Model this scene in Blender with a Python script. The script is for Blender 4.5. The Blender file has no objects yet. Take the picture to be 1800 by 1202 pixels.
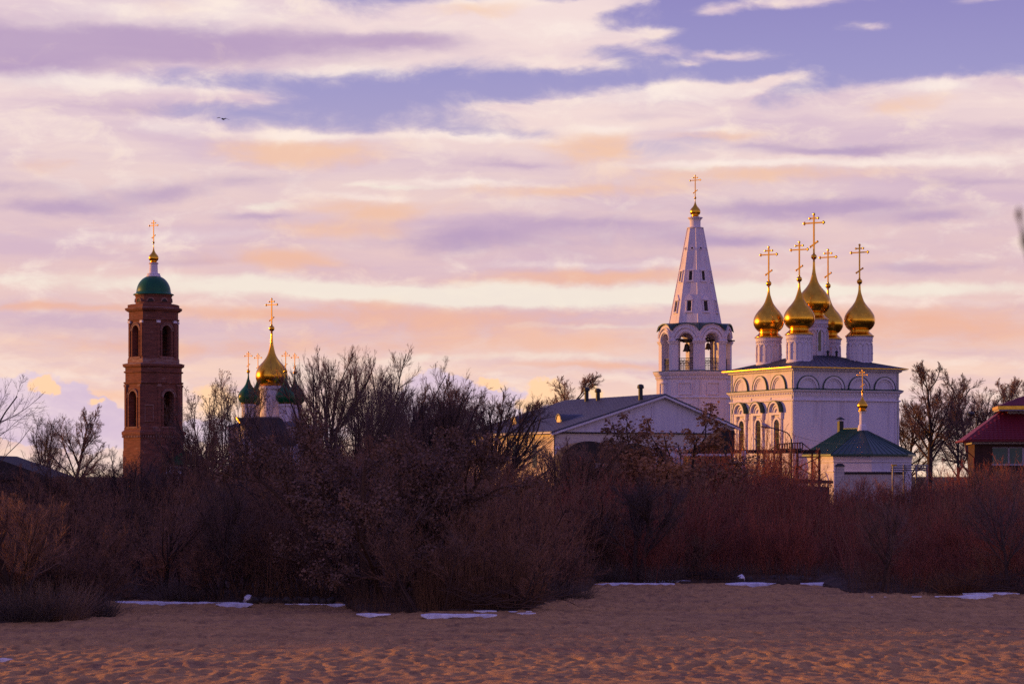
import bpy, math, random
import numpy as np
from mathutils import Matrix, Vector
PI = math.pi
R = math.radians
scene = bpy.context.scene
C = scene.collection

# ---------------------------------------------------------------- camera
EYE = 3.5                       # eye height over the beach, metres
FOC = 4250.0                    # focal length in pixels of an 1800 px wide picture (85 mm on full frame)
HOR = 835.0                     # height of the horizon in that picture
cam = bpy.data.cameras.new("camera")
cam_ob = bpy.data.objects.new("camera", cam)
C.objects.link(cam_ob)
cam_ob.location = (0, 0, EYE)
cam_ob.rotation_euler = (R(90), 0, 0)
cam.sensor_width = 36
cam.lens = 85
cam.shift_y = (HOR - 601) / 1800
cam.clip_start = 0.1
cam.clip_end = 9000
cam.dof.use_dof = True
cam.dof.focus_distance = 170
cam.dof.aperture_fstop = 6.3
scene.camera = cam_ob

def at(px, D, z=0.0):
    """the point at depth D seen in column px"""
    return ((px - 900) / FOC * D, D, z)
def zat(py, D):
    return EYE + (HOR - py) / FOC * D

# ---------------------------------------------------------------- sun, exposure
SUN_AZ = R(-106.5)                # measured from the direction towards the viewer, to the right positive
SUN_EL = R(5.0)
sd = Vector((math.sin(SUN_AZ) * math.cos(SUN_EL), -math.cos(SUN_AZ) * math.cos(SUN_EL), math.sin(SUN_EL)))
sun = bpy.data.lights.new("sun", 'SUN')
sun.energy = 5.0
sun.angle = R(0.6)
sun.color = (1.0, 0.46, 0.06)
sun_ob = bpy.data.objects.new("sun", sun)
C.objects.link(sun_ob)
sun_ob.rotation_euler = sd.to_track_quat('Z', 'Y').to_euler()
vs = scene.view_settings
vs.view_transform = 'Standard'
vs.look = 'None'
vs.exposure = 0.0
vs.gamma = 1.0
vs.use_curve_mapping = False
scene.cycles.max_bounces = 6
scene.cycles.diffuse_bounces = 3
scene.cycles.glossy_bounces = 3
scene.cycles.use_denoising = False

BANK0 = 65.0                    # where the unseen bank added for shade begins, and its height
BANKH = 9.8

def lin(r, g, b):
    f = lambda c: ((c / 255 + 0.055) / 1.055) ** 2.4 if c / 255 > 0.04045 else c / 255 / 12.92
    return (f(r), f(g), f(b), 1)

# ---------------------------------------------------------------- node maths
class Ex:
    """a socket with arithmetic"""
    nt = None
    def __init__(s, v): s.v = v
    @staticmethod
    def m(op, *a, clamp=False):
        n = Ex.nt.nodes.new('ShaderNodeMath'); n.operation = op; n.use_clamp = clamp
        for i, x in enumerate(a):
            if isinstance(x, Ex): x = x.v
            if isinstance(x, (int, float)): n.inputs[i].default_value = x
            else: Ex.nt.links.new(x, n.inputs[i])
        return Ex(n.outputs[0])
    def __add__(s, o): return Ex.m('ADD', s, o)
    __radd__ = __add__
    def __sub__(s, o): return Ex.m('SUBTRACT', s, o)
    def __rsub__(s, o): return Ex.m('SUBTRACT', o, s)
    def __mul__(s, o): return Ex.m('MULTIPLY', s, o)
    __rmul__ = __mul__
    def __truediv__(s, o): return Ex.m('DIVIDE', s, o)
def sstep(x, a, b):
    n = Ex.nt.nodes.new('ShaderNodeMapRange'); n.interpolation_type = 'SMOOTHSTEP'
    Ex.nt.links.new(x.v, n.inputs[0])
    n.inputs[1].default_value = min(a, b); n.inputs[2].default_value = max(a, b)
    n.inputs[3].default_value = 0 if a < b else 1; n.inputs[4].default_value = 1 if a < b else 0
    return Ex(n.outputs[0])
def comb(x, y, z):
    n = Ex.nt.nodes.new('ShaderNodeCombineXYZ')
    for i, v in enumerate((x, y, z)):
        if isinstance(v, Ex): Ex.nt.links.new(v.v, n.inputs[i])
        else: n.inputs[i].default_value = v
    return n.outputs[0]
def sepx(sock):
    n = Ex.nt.nodes.new('ShaderNodeSeparateXYZ'); Ex.nt.links.new(sock, n.inputs[0])
    return [Ex(o) for o in n.outputs]
def noise(vec, scale=1, detail=4, rough=0.55, dist=0.0, col=False):
    n = Ex.nt.nodes.new('ShaderNodeTexNoise')
    n.inputs['Scale'].default_value = scale; n.inputs['Detail'].default_value = detail
    n.inputs['Roughness'].default_value = rough; n.inputs['Distortion'].default_value = dist
    if vec is not None: Ex.nt.links.new(vec, n.inputs['Vector'])
    return n.outputs['Color'] if col else Ex(n.outputs[0])
def ramp(x, stops):
    n = Ex.nt.nodes.new('ShaderNodeValToRGB'); e = n.color_ramp.elements
    while len(e) < len(stops): e.new(0.5)
    for el, (p, c) in zip(e, stops): el.position = p; el.color = c if len(c) == 4 else (*c, 1)
    Ex.nt.links.new(x.v if isinstance(x, Ex) else x, n.inputs[0])
    return n.outputs[0]
def mix(f, a, b):
    n = Ex.nt.nodes.new('ShaderNodeMix'); n.data_type = 'RGBA'
    for i, v in ((0, f), (6, a), (7, b)):
        if isinstance(v, Ex): v = v.v
        if isinstance(v, (int, float)): n.inputs[i].default_value = v
        elif isinstance(v, (tuple, list)): n.inputs[i].default_value = v if len(v) == 4 else (*v, 1)
        else: Ex.nt.links.new(v, n.inputs[i])
    return n.outputs[2]

# ---------------------------------------------------------------- sky with evening clouds
world = bpy.data.worlds.new("World")
scene.world = world
world.use_nodes = True
nt = world.node_tree
nt.nodes.clear()
Ex.nt = nt
tc = nt.nodes.new('ShaderNodeTexCoord')
gx, gy, gz = sepx(tc.outputs['Generated'])
azim = Ex.m('ARCTAN2', gx, gy)
elev = Ex.m('ARCSINE', gz)
S0 = azim * 4.30 + 0.9           # azimuth in thousands of picture pixels
T0 = 0.835 - elev * 4.26         # elevation likewise, downwards
w1 = sepx(noise(comb(S0 * 2.6, T0 * 9.0, 0.3), 1, 3, 0.55, col=True))
w2 = sepx(noise(comb(S0 * 13.0, T0 * 28.0, 5.3), 1, 5, 0.62, col=True))
S = S0 + (w1[0] - 0.5) * 0.22 + (w2[0] - 0.5) * 0.07
T = T0 + (w1[1] - 0.5) * 0.046 + (w2[1] - 0.5) * 0.024
def blobs(lst, S, T):
    acc = None
    for b in lst:
        cx, cy, rx, ry, a = b[:5]
        dy0 = T if len(b) < 6 else T - (S - cx) * b[5]
        dx = Ex.m('MULTIPLY_ADD', S, 1 / rx, -cx / rx)
        dy = Ex.m('MULTIPLY_ADD', dy0, 1 / ry, -cy / ry)
        d2 = Ex.m('MULTIPLY_ADD', dx, dx, dy * dy)
        g = Ex.m('POWER', 0.3679, d2)
        acc = g * a if acc is None else Ex.m('MULTIPLY_ADD', g, a, acc)
    return acc
DIR = tc.outputs['Generated']
map3 = nt.nodes.new('ShaderNodeMapping'); nt.links.new(DIR, map3.inputs[0]); map3.inputs['Scale'].default_value = (1, 1, 3.2)
gen = noise(map3.outputs[0], 3.0, 6, 0.58)
outside = Ex.m('MAXIMUM', sstep(T0, -0.02, -0.30), sstep(Ex.m('ABSOLUTE', S0 - 0.9), 0.95, 1.25))
fine = noise(comb(S0 * 9.0, T0 * 19.0, 2.0), 1, 8, 0.62, 0.4)
streak = noise(comb(S * 1.7, T * 13.0, 9.0), 1, 5, 0.55)
cover = blobs([
 (.10,.020,.34,.045,1.0),(.45,.040,.17,.042,.9),(.28,.095,.50,.045,1.0),(.84,.045,.19,.045,1.1),(.97,.060,.12,.045,.8),
 (1.07,.016,.10,.012,.8,-.16),(.62,.098,.20,.030,.8),(.00,.125,.26,.050,1.0),
 (.14,.178,.26,.024,1.0),(.40,.176,.08,.012,.6),(.31,.238,.10,.018,.8),(.05,.225,.20,.045,1.0),
 (.96,.190,.12,.012,.9),(1.08,.178,.12,.022,.9),(1.20,.170,.07,.022,.9),(1.30,.168,.09,.020,1.0,-.15),(1.36,.152,.05,.010,.6,-.2),
 (1.50,.178,.08,.020,.7),(1.63,.180,.09,.024,1.0),(1.73,.183,.07,.026,.9),(1.30,.215,.50,.030,1.1),(1.78,.22,.12,.04,.8),(1.50,.238,.30,.026,.9),
 (.56,.262,.15,.022,1.0),(.80,.262,.16,.014,.9),(.20,.285,.40,.050,1.2),(1.05,.23,.14,.030,.7),
 (1.06,.080,.09,.013,.75),(1.00,.115,.10,.013,.6),(1.17,.070,.05,.009,.6),(1.18,.095,.06,.010,.5),(1.30,.103,.06,.011,.75),
 (1.23,.117,.035,.006,.55),(1.40,.012,.10,.017,.8,-.1),(1.28,.033,.04,.012,.6),(1.51,.058,.03,.011,.6),(1.72,.018,.06,.011,.55,-.1)], S, T)
cov = cover + sstep(T, .235, .305) * 1.2 + outside * sstep(gen, .50, .72) * 0.9
cov = sstep(cov + (fine - 0.5) * 1.15, 0.12, 0.92)
mauve = blobs([
 (.28,.090,.42,.033,1.35),(.04,.135,.18,.034,1.0),(.70,.080,.12,.015,.5),(.25,.205,.13,.013,.45),(.43,.325,.14,.014,.6),
 (.10,.372,.14,.016,.9),(.28,.350,.12,.014,.8),(.02,.340,.10,.016,.6),(.47,.387,.08,.008,.6),(.80,.428,.13,.020,.8),
 (.90,.292,.08,.010,.6),(1.47,.273,.14,.010,.95),(1.33,.262,.08,.008,.5),(1.42,.366,.20,.014,.9),(1.62,.390,.14,.013,.7),
 (1.30,.420,.12,.013,.7),(1.72,.330,.15,.010,.5),(1.62,.476,.14,.014,.7),(1.15,.440,.25,.024,.45),(1.00,.400,.25,.016,.4),
 (.35,.465,.12,.012,.5),(.15,.575,.20,.016,.4),(1.75,.250,.08,.016,.55),(1.10,.205,.10,.012,.4),(1.06,.39,.5,.05,.25)], S, T)
peach = blobs([
 (.53,.272,0.127,0.0264,1.0),(.85,.026,0.069,0.0144,.8),(.30,.030,0.092,0.0192,.45),(.10,.305,0.081,0.0144,.55),(.68,.372,0.115,0.0240,.8),
 (.60,.410,0.138,0.0144,.6),(.50,.460,0.138,0.0192,.9),(1.02,.258,0.103,0.0312,1.0),(1.25,.245,0.069,0.0120,.6),(1.60,.200,0.069,0.0168,.6),
 (1.30,.312,0.230,0.0168,.7),(1.02,.337,0.207,0.0132,.6),(1.05,.492,0.230,0.0144,.9),(.80,.560,0.253,0.0264,0.68),(.95,.605,0.345,0.0240,0.56),
 (.13,.545,0.230,0.0096,.7),(.45,.556,0.172,0.0108,.6),(1.56,.558,0.253,0.0240,0.68),(1.70,.592,0.345,0.0288,0.56),(.30,.605,0.345,0.0192,.5),
 (1.05,.646,0.149,0.0072,.6),(.17,.692,0.115,0.0144,.6),(.66,.535,0.092,0.0120,.5)], S, T)
pale = blobs([
 (.45,.508,.34,.018,.9),(.75,.517,.30,.015,.9),(1.00,.532,.30,.014,.7),(1.30,.518,.30,.018,1.0),(1.65,.513,.30,.014,.7),
 (.04,.492,.25,.020,.5),(.50,.368,.06,.009,.7),(.72,.331,.10,.005,.7),(1.20,.302,.05,.007,.6),(.9,.63,.5,.010,.5),(1.1,.575,.2,.006,.4)], S, T)
w3 = sepx(noise(comb(S0 * 26.0, T0 * 30.0, 3.3), 1, 4, 0.6, col=True))
Sc = S0 + (w3[0] - 0.5) * 0.06
Tc = T0 + (w3[1] - 0.5) * 0.045
cumul = blobs([(.05,.715,.11,.055,1.2),(.15,.750,.08,.040,1.0),(.76,.700,.06,.048,1.1),(.84,.725,.09,.045,1.0),(.93,.745,.1,.04,1.0),(.4,.76,.3,.03,.7),(1.12,.74,.2,.035,.7)], Sc, Tc)
puff = blobs([(.082,.678,.026,.015,1.1),(.965,.690,.034,.024,1.2),(1.045,.685,.016,.013,1.0),(.858,.674,.030,.010,.9),(.375,.705,.04,.030,.9),(.17,.708,.02,.008,.7),(.93,.712,.03,.015,.8)], Sc, Tc)

el01 = Ex.m('MULTIPLY', elev, 1 / 1.5708, clamp=True)
k = 1 / 1.5708 / 4.26            # one thousand picture pixels in ramp units
clear = ramp(el01, [(0.0, lin(248,210,172)), (.10*k, lin(248,214,182)), (.22*k, lin(241,219,198)), (.33*k, lin(230,216,212)),
                    (.47*k, lin(192,178,202)), (.60*k, lin(162,153,192)), (.70*k, lin(149,143,191)), (.84*k, lin(136,128,184)),
                    (.30, lin(120,112,186)), (.62, lin(108,104,182)), (1.0, lin(100,98,178))])
body = ramp(el01, [(0.0, lin(248,210,178)), (.12*k, lin(244,208,186)), (.24*k, lin(228,194,184)), (.38*k, lin(220,188,188)),
                   (.52*k, lin(224,198,196)), (.62*k, lin(232,208,204)), (.84*k, lin(232,210,208)), (.30, lin(196,176,208)), (1.0, lin(160,146,190))])
clouds = mix(sstep(streak, .36, .70), body, mix(0.6, body, lin(190,162,192)))
clouds = mix(Ex.m('MULTIPLY', sstep(fine, .47, .72), 0.6), clouds, lin(242,226,216))
clouds = mix(Ex.m('MULTIPLY', sstep(mauve + (fine - .5) * .8 + (streak - .5) * .4, 0.05, 1.05), 0.85), clouds, lin(170,144,182))
pc = ramp(el01, [(0.0, lin(236,176,138)), (.30*k, lin(226,172,152)), (.45*k, lin(228,182,158)), (.80*k, lin(234,198,176)), (1.0, lin(226,194,178))])
clouds = mix(Ex.m('MULTIPLY', sstep(peach + (fine - .5) * 1.4 + (streak - .5) * .5, 0.0, 1.0), 0.95), clouds, pc)
clouds = mix(Ex.m('MULTIPLY', sstep(pale + (fine - .5) * .9 + (streak - .5) * .8, 0.1, 1.0), 0.85), clouds, lin(234,224,210))
cream = blobs([(.53,.246,.11,0.0128,0.74),(1.03,.230,.10,0.0128,0.74),(1.24,.236,.07,0.0096,0.57),(1.30,.294,.24,0.0096,0.74),(.85,.010,.08,0.0160,0.66),(.67,.350,.09,0.0096,0.57),
 (.20,.160,.22,0.0192,0.74),(.38,.035,.14,0.0352,0.66),(.16,.038,.12,0.0288,0.49),(1.62,.172,.10,0.0160,0.74),(1.15,.166,.22,0.0192,0.66),(.80,.250,.15,0.0096,0.66),(.62,.135,.20,0.0128,0.57),
 (1.02,.060,.12,0.0256,0.49),(.30,.232,.10,0.0160,0.57),(1.70,.290,.18,0.0128,0.66),(.82,.324,.14,0.0080,0.57),(.15,.420,.2,0.0160,0.33),(1.05,.470,.3,0.0096,0.41),(.40,.415,.15,0.0128,0.33),(1.5,.535,.3,0.0096,0.49)], S, T)
clouds = mix(Ex.m('MULTIPLY', sstep(cream + (fine - .5) * .8, 0.05, .95), 0.8), clouds, lin(244,230,220))
skyc = mix(cov, clear, clouds)
skyc = mix(Ex.m('MULTIPLY', sstep(cumul + (fine - .5) * .15, .38, .50), 0.92), skyc, mix(sstep(fine, .35, .7), lin(204,182,206), lin(222,200,212)))
skyc = mix(Ex.m('MULTIPLY', sstep(puff + (fine - .5) * .3, .30, .60), 0.9), skyc, lin(252,204,160))
skyn = nt.nodes.new('ShaderNodeTexSky')
skyn.sky_type = 'NISHITA'
skyn.sun_disc = False
skyn.sun_elevation = SUN_EL
skyn.sun_rotation = math.atan2(sd.x, sd.y)
skyn.air_density = 1.0
skyn.dust_density = 1.5
bg1 = nt.nodes.new('ShaderNodeBackground'); bg1.inputs[1].default_value = 0.05
nt.links.new(skyn.outputs[0], bg1.inputs[0])
bg2 = nt.nodes.new('ShaderNodeBackground'); bg2.inputs[1].default_value = 1.26
nt.links.new(skyc, bg2.inputs[0])
mx = nt.nodes.new('ShaderNodeMixShader'); mx.inputs[0].default_value = 0.88
nt.links.new(bg1.outputs[0], mx.inputs[1]); nt.links.new(bg2.outputs[0], mx.inputs[2])
wo = nt.nodes.new('ShaderNodeOutputWorld')
nt.links.new(mx.outputs[0], wo.inputs[0])

# ---------------------------------------------------------------- materials
def new_mat(name, rough=0.8, metal=0.0, spec=0.3):
    m = bpy.data.materials.new(name); m.use_nodes = True
    Ex.nt = m.node_tree
    b = m.node_tree.nodes['Principled BSDF']
    b.inputs['Roughness'].default_value = rough
    b.inputs['Metallic'].default_value = metal
    b.inputs['Specular IOR Level'].default_value = spec
    return m, b
def objco():
    n = Ex.nt.nodes.new('ShaderNodeTexCoord'); return n.outputs['Object']
def scaled(v, s):
    n = Ex.nt.nodes.new('ShaderNodeMapping'); n.inputs['Scale'].default_value = s
    Ex.nt.links.new(v, n.inputs[0]); return n.outputs[0]
def bump(b, h, strength=0.4, dist=0.05):
    n = Ex.nt.nodes.new('ShaderNodeBump'); n.inputs['Strength'].default_value = strength
    n.inputs['Distance'].default_value = dist
    Ex.nt.links.new(h.v if isinstance(h, Ex) else h, n.inputs['Height'])
    Ex.nt.links.new(n.outputs[0], b.inputs['Normal'])
def mottled(name, c1, c2, rough=0.8, metal=0.0, scale=(1, 1, 1), ns=2.0, lo=.35, hi=.68, bs=0.25, spec=0.3, extra=None):
    m, b = new_mat(name, rough, metal, spec)
    co = objco()
    n1 = noise(scaled(co, scale), ns, 6, 0.6)
    col = mix(sstep(n1, lo, hi), c1, c2)
    if extra:
        n3 = noise(scaled(co, extra[1]), extra[2], 5, 0.65)
        col = mix(Ex.m('MULTIPLY', sstep(n3, extra[3], extra[4]), extra[5]), col, extra[0])
    Ex.nt.links.new(col, b.inputs['Base Color'])
    if bs: bump(b, noise(co, ns * 6, 4, 0.6), bs, 0.02)
    return m
MAT = {}
MAT['plaster'] = mottled('white_plaster', (.68, .60, .70), (.61, .53, .64), .9, 0, (1, 1, .35), .55, .3, .75, .3, .2,
                         ((.40, .33, .39), (1.3, 1.3, .10), 1.2, .48, .80, .75))
MAT['trim'] = mottled('white_trim', (.70, .62, .71), (.62, .54, .64), .9, 0, (1, 1, 1), 2.0, .3, .75, .2, .2)
MAT['lime_brick'] = mottled('limewashed_brick', (.66, .54, .50), (.50, .40, .37), .95, 0, (.6, .6, 6), 1.6, .35, .7, .6, .2)  # the brick's own pale limewashed tone
MAT['gold'] = mottled('gilding', (.90, .47, .045), (.76, .36, .03), .25, 1.0, (1, 1, 1), 1.2, .3, .7, .28)
MAT['gold_dull'] = mottled('gilded_edge', (.95, .58, .08), (.80, .44, .05), .42, 1.0, (1, 1, 1), 2.2, .3, .7, .3)
MAT['gilt'] = mottled('gilded_cross', (1.0, .56, .06), (.88, .44, .04), .42, .55, (1, 1, 1), 2.2, .3, .7, .1)
MAT['green_metal'] = mottled('green_roof_metal', (.006, .040, .034), (.009, .054, .044), .38, 0.0, (1, 1, 1), .9, .3, .7, .1, .5)
MAT['green_dome'] = mottled('green_dome_paint', (.006, .100, .040), (.004, .070, .030), .34, 0.0, (1, 1, 1), .9, .3, .7, .06, .3)
MAT['slate'] = mottled('dark_roof_sheet', (.080, .082, .115), (.055, .056, .082), .5, 0.0, (.6, .6, 3), 1.4, .3, .7, .3, .4)
MAT['dark_metal'] = mottled('dark_metal', (.022, .026, .030), (.035, .035, .040), .5, 0.2, bs=.1)
MAT['rust_steel'] = mottled('rust_red_steel', (.024, .011, .010), (.042, .017, .014), .7, 0.1, ns=3, bs=.3)
MAT['zinc'] = mottled('grey_zinc', (.36, .35, .40), (.26, .26, .30), .42, 0.5, ns=3, bs=.1)
MAT['pipe'] = mottled('grey_pipe_paint', (.26, .25, .28), (.17, .16, .18), .6, 0.1, ns=3, bs=.1)
MAT['yellow'] = mottled('yellow_paint', (.60, .36, .03), (.45, .25, .03), .5, 0, ns=3, bs=.1)
MAT['brick'] = mottled('red_brick', (.225, .082, .060), (.115, .046, .038), .95, 0, (.5, .5, 4.5), 1.6, .3, .7, .7, .15,
                       ((.30, .19, .17), (.5, .5, 1.6), 1.3, .56, .72, .55))
MAT['brick_pale'] = mottled('weathered_ledge_brick', (.30, .19, .175), (.20, .085, .065), .95, 0, (.6, .6, 2), 1.5, .3, .68, .5, .15)
MAT['house_brick'] = mottled('house_brick', (.075, .034, .030), (.050, .024, .022), .9, 0, (.5, .5, 5), 2.0, .3, .7, .6, .2)
MAT['red_tile'] = mottled('red_metal_tile', (.165, .012, .022), (.11, .008, .015), .55, 0.0, ns=1.3, bs=.1, spec=.25)
MAT['bronze'] = mottled('bronze', (.10, .06, .03), (.06, .04, .025), .45, 0.8, ns=3, bs=.1)
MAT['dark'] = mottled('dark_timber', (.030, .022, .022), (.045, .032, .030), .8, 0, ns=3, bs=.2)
MAT['blue_shed'] = mottled('blue_grey_sheet', (.085, .080, .135), (.06, .056, .095), .6, 0, (.4, .4, 3), 2, bs=.2)
MAT['board'] = mottled('grey_board', (.42, .36, .42), (.30, .26, .31), .85, 0, (3, 3, .3), 2, bs=.3)
MAT['snow'] = mottled('old_snow', (.82, .76, .82), (.50, .43, .46), .8, 0, (1, 1, 1), 4, .35, .75, .9)
MAT['stone'] = mottled('field_stone', (.060, .048, .044), (.11, .08, .07), .9, 0, ns=4, bs=.6)
m_, b_ = new_mat('window_glass', 0.08, 0.0, 0.6); b_.inputs['Base Color'].default_value = (.012, .014, .018, 1); MAT['glass'] = m_
m_, b_ = new_mat('teal_glass', 0.25, 0.0, 0.4); b_.inputs['Base Color'].default_value = (.035, .085, .085, 1); MAT['teal'] = m_
m_, b_ = new_mat('amber_glass', 0.22, 0.7, 0.5); b_.inputs['Base Color'].default_value = (.75, .50, .22, 1); MAT['amber'] = m_

# ---------------------------------------------------------------- mesh helpers
class MB:
    def __init__(s, T=None): s.v = []; s.f = []; s.T = T; s.sm = False
    def add(s, vs, fs):
        o = len(s.v)
        T = s.T
        s.v += [tuple(T @ Vector(p)) for p in vs] if T is not None else [tuple(p) for p in vs]
        s.f += [tuple(i + o for i in f) for f in fs]
        return s
    def at(s, T): s.T = T; return s
    def box(s, x0, x1, y0, y1, z0, z1):
        return s.add([(x, y, z) for z in (z0, z1) for y in (y0, y1) for x in (x0, x1)],
                     [(0, 2, 3, 1), (4, 5, 7, 6), (0, 1, 5, 4), (2, 6, 7, 3), (0, 4, 6, 2), (1, 3, 7, 5)])
    def frustum(s, A, z0, B, z1, cap=True):
        n = len(A)
        s.add([(x, y, z0) for x, y in A] + [(x, y, z1) for x, y in B],
              [(i, (i + 1) % n, n + (i + 1) % n, n + i) for i in range(n)] +
              ([tuple(range(n - 1, -1, -1)), tuple(range(n, 2 * n))] if cap else []))
        return s
    def stack(s, polyf, prof):
        """polyf(r) gives the outline for size r; prof = [(r, z), ...] from below to above"""
        for (r0, z0), (r1, z1) in zip(prof, prof[1:]):
            s.frustum(polyf(r0), z0, polyf(r1), z1, False)
        A = polyf(prof[0][0]); B = polyf(prof[-1][0]); n = len(A)
        s.add([(x, y, prof[0][1]) for x, y in A], [tuple(range(n - 1, -1, -1))])
        s.add([(x, y, prof[-1][1]) for x, y in B], [tuple(range(n))])
        return s
    def lathe(s, prof, n=24, cx=0, cy=0):
        vs = []; fs = []
        for r, z in prof:
            for i in range(n):
                a = 2 * PI * i / n; vs.append((cx + r * math.cos(a), cy + r * math.sin(a), z))
        for j in range(len(prof) - 1):
            for i in range(n):
                k = (i + 1) % n
                fs.append((j * n + i, j * n + k, (j + 1) * n + k, (j + 1) * n + i))
        fs.append(tuple(range(n - 1, -1, -1))); q = (len(prof) - 1) * n; fs.append(tuple(range(q, q + n)))
        return s.add(vs, fs)
    def ball(s, c, r, n=10, m=6, sx=1, sy=1, sz=1):
        vs = []; fs = []
        for j in range(m + 1):
            a = PI * j / m
            for i in range(n):
                b = 2 * PI * i / n
                vs.append((c[0] + sx * r * math.sin(a) * math.cos(b), c[1] + sy * r * math.sin(a) * math.sin(b), c[2] - sz * r * math.cos(a)))
        for j in range(m):
            for i in range(n):
                k = (i + 1) % n; fs.append((j * n + i, j * n + k, (j + 1) * n + k, (j + 1) * n + i))
        return s.add(vs, fs)
    def tube(s, pts, r, n=6):
        pts = [Vector(p) for p in pts]; vs = []; fs = []
        rr = r if isinstance(r, (list, tuple)) else [r] * len(pts)
        for i, p in enumerate(pts):
            t = (pts[min(i + 1, len(pts) - 1)] - pts[max(i - 1, 0)]).normalized()
            ref = Vector((0, 0, 1)) if abs(t.z) < .9 else Vector((0, 1, 0))
            a = t.cross(ref).normalized(); b = t.cross(a)
            for k in range(n):
                q = 2 * PI * (k + .5) / n; vs.append(p + rr[i] * (math.cos(q) * a + math.sin(q) * b))
        for i in range(len(pts) - 1):
            for k in range(n):
                l = (k + 1) % n; fs.append((i * n + k, i * n + l, (i + 1) * n + l, (i + 1) * n + k))
        fs.append(tuple(range(n - 1, -1, -1))); q = (len(pts) - 1) * n; fs.append(tuple(range(q, q + n)))
        return s.add(vs, fs)
    def prism_y(s, poly, y0, y1):
        """outline in x,z extruded along y"""
        n = len(poly)
        return s.add([(x, y0, z) for x, z in poly] + [(x, y1, z) for x, z in poly],
                     [(i, (i + 1) % n, n + (i + 1) % n, n + i) for i in range(n)] + [tuple(range(n - 1, -1, -1)), tuple(range(n, 2 * n))])
    def arch_ring(s, r0, r1, cx, zc, y0, y1, n=12, a0=0.0, a1=PI):
        vs = []; fs = []
        for i in range(n + 1):
            a = a0 + (a1 - a0) * i / n; c, q = math.cos(a), math.sin(a)
            vs += [(cx + r0 * c, y0, zc + r0 * q), (cx + r1 * c, y0, zc + r1 * q), (cx + r1 * c, y1, zc + r1 * q), (cx + r0 * c, y1, zc + r0 * q)]
        for i in range(n):
            o = 4 * i
            for k in range(4):
                l = (k + 1) % 4; fs.append((o + k, o + l, o + 4 + l, o + 4 + k))
        fs += [(3, 2, 1, 0), tuple(4 * n + k for k in range(4))]
        return s.add(vs, fs)
    def arch_disc(s, r, cx, zc, y0, y1, n=12):
        return s.prism_y([(cx + r * math.cos(PI * i / n), zc + r * math.sin(PI * i / n)) for i in range(n + 1)], y0, y1)
    def arch_shape(s, hw, z0, zs, y0, y1, cx=0, n=10):
        return s.prism_y([(cx - hw, z0), (cx + hw, z0)] + [(cx + hw * math.cos(PI * i / n), zs + hw * math.sin(PI * i / n)) for i in range(n + 1)], y0, y1)
    def arch_wall(s, w, z0, top, ow, oz0, zs, y0, y1, wb=None, n=14, cx=0.0):
        """a wall panel (front at y0, back at y1) with a round arched opening; top(x) is its upper edge"""
        wb = wb or w
        A = [(-ow / 2, oz0)] + [(ow / 2 * math.cos(PI - PI * i / n), zs + ow / 2 * math.sin(PI - PI * i / n)) for i in range(n + 1)] + [(ow / 2, oz0)]
        def outline(W):
            B = [(-W / 2, oz0)]
            for i in range(n + 1):
                x = max(-1, min(1, 1.0 * math.cos(PI - PI * i / n))) * W / 2
                B.append((x, top(x * w / W)))
            return B + [(W / 2, oz0)]
        for W, y, flip in ((w, y0, 0), (wb, y1, 1)):
            B = outline(W); m = len(A)
            fs = [(i, m + i, m + i + 1, i + 1) for i in range(m - 1)]
            if not flip: fs = [f[::-1] for f in fs]
            s.add([(cx + x, y, z) for x, z in A] + [(cx + x, y, z) for x, z in B], fs)
            if oz0 > z0: s.add([(cx - W / 2, y, z0), (cx + W / 2, y, z0), (cx + W / 2, y, oz0), (cx - W / 2, y, oz0)], [(0, 1, 2, 3)])
        m = len(A)
        s.add([(cx + x, y0, z) for x, z in A] + [(cx + x, y1, z) for x, z in A], [(i, i + 1, m + i + 1, m + i) for i in range(m - 1)] + [(m - 1, 0, m, 2 * m - 1)])
        B = outline(w); B2 = outline(wb)
        s.add([(cx + x, y0, z) for x, z in B] + [(cx + x, y1, z) for x, z in B2], [(i, i + 1, m + i + 1, m + i) for i in range(m - 1)])
        return s
    def mesh(s, name, mat, smooth=False):
        me = bpy.data.meshes.new(name)
        me.from_pydata(s.v, [], s.f)
        me.materials.append(MAT[mat] if isinstance(mat, str) else mat)
        if smooth: me.polygons.foreach_set('use_smooth', [True] * len(me.polygons))
        me.update()
        return me

def part(name, mb, mat, parent, loc=(0, 0, 0), rz=0.0, smooth=False, **props):
    me = mb.mesh(name, mat, smooth) if isinstance(mb, MB) else mb
    o = bpy.data.objects.new(name, me); C.objects.link(o)
    o.parent = parent; o.location = loc; o.rotation_euler.z = rz
    for k, v in props.items(): o[k] = v
    return o
def thing(name, label, cat, loc=(0, 0, 0), rz=0.0, group=None):
    o = bpy.data.objects.new(name, None); C.objects.link(o)
    o.empty_display_size = 0.5
    o.location = loc; o.rotation_euler = (0, 0, rz)
    o['label'] = label; o['category'] = cat
    if group: o['group'] = group
    return o
def tag(o, label, cat, group=None, kind=None):
    o['label'] = label; o['category'] = cat
    if group: o['group'] = group
    if kind: o['kind'] = kind
    return o
def copy_tree(o, parent=None):
    c = o.copy(); C.objects.link(c); c.parent = parent
    for ch in list(o.children): copy_tree(ch, c)
    return c

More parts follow.
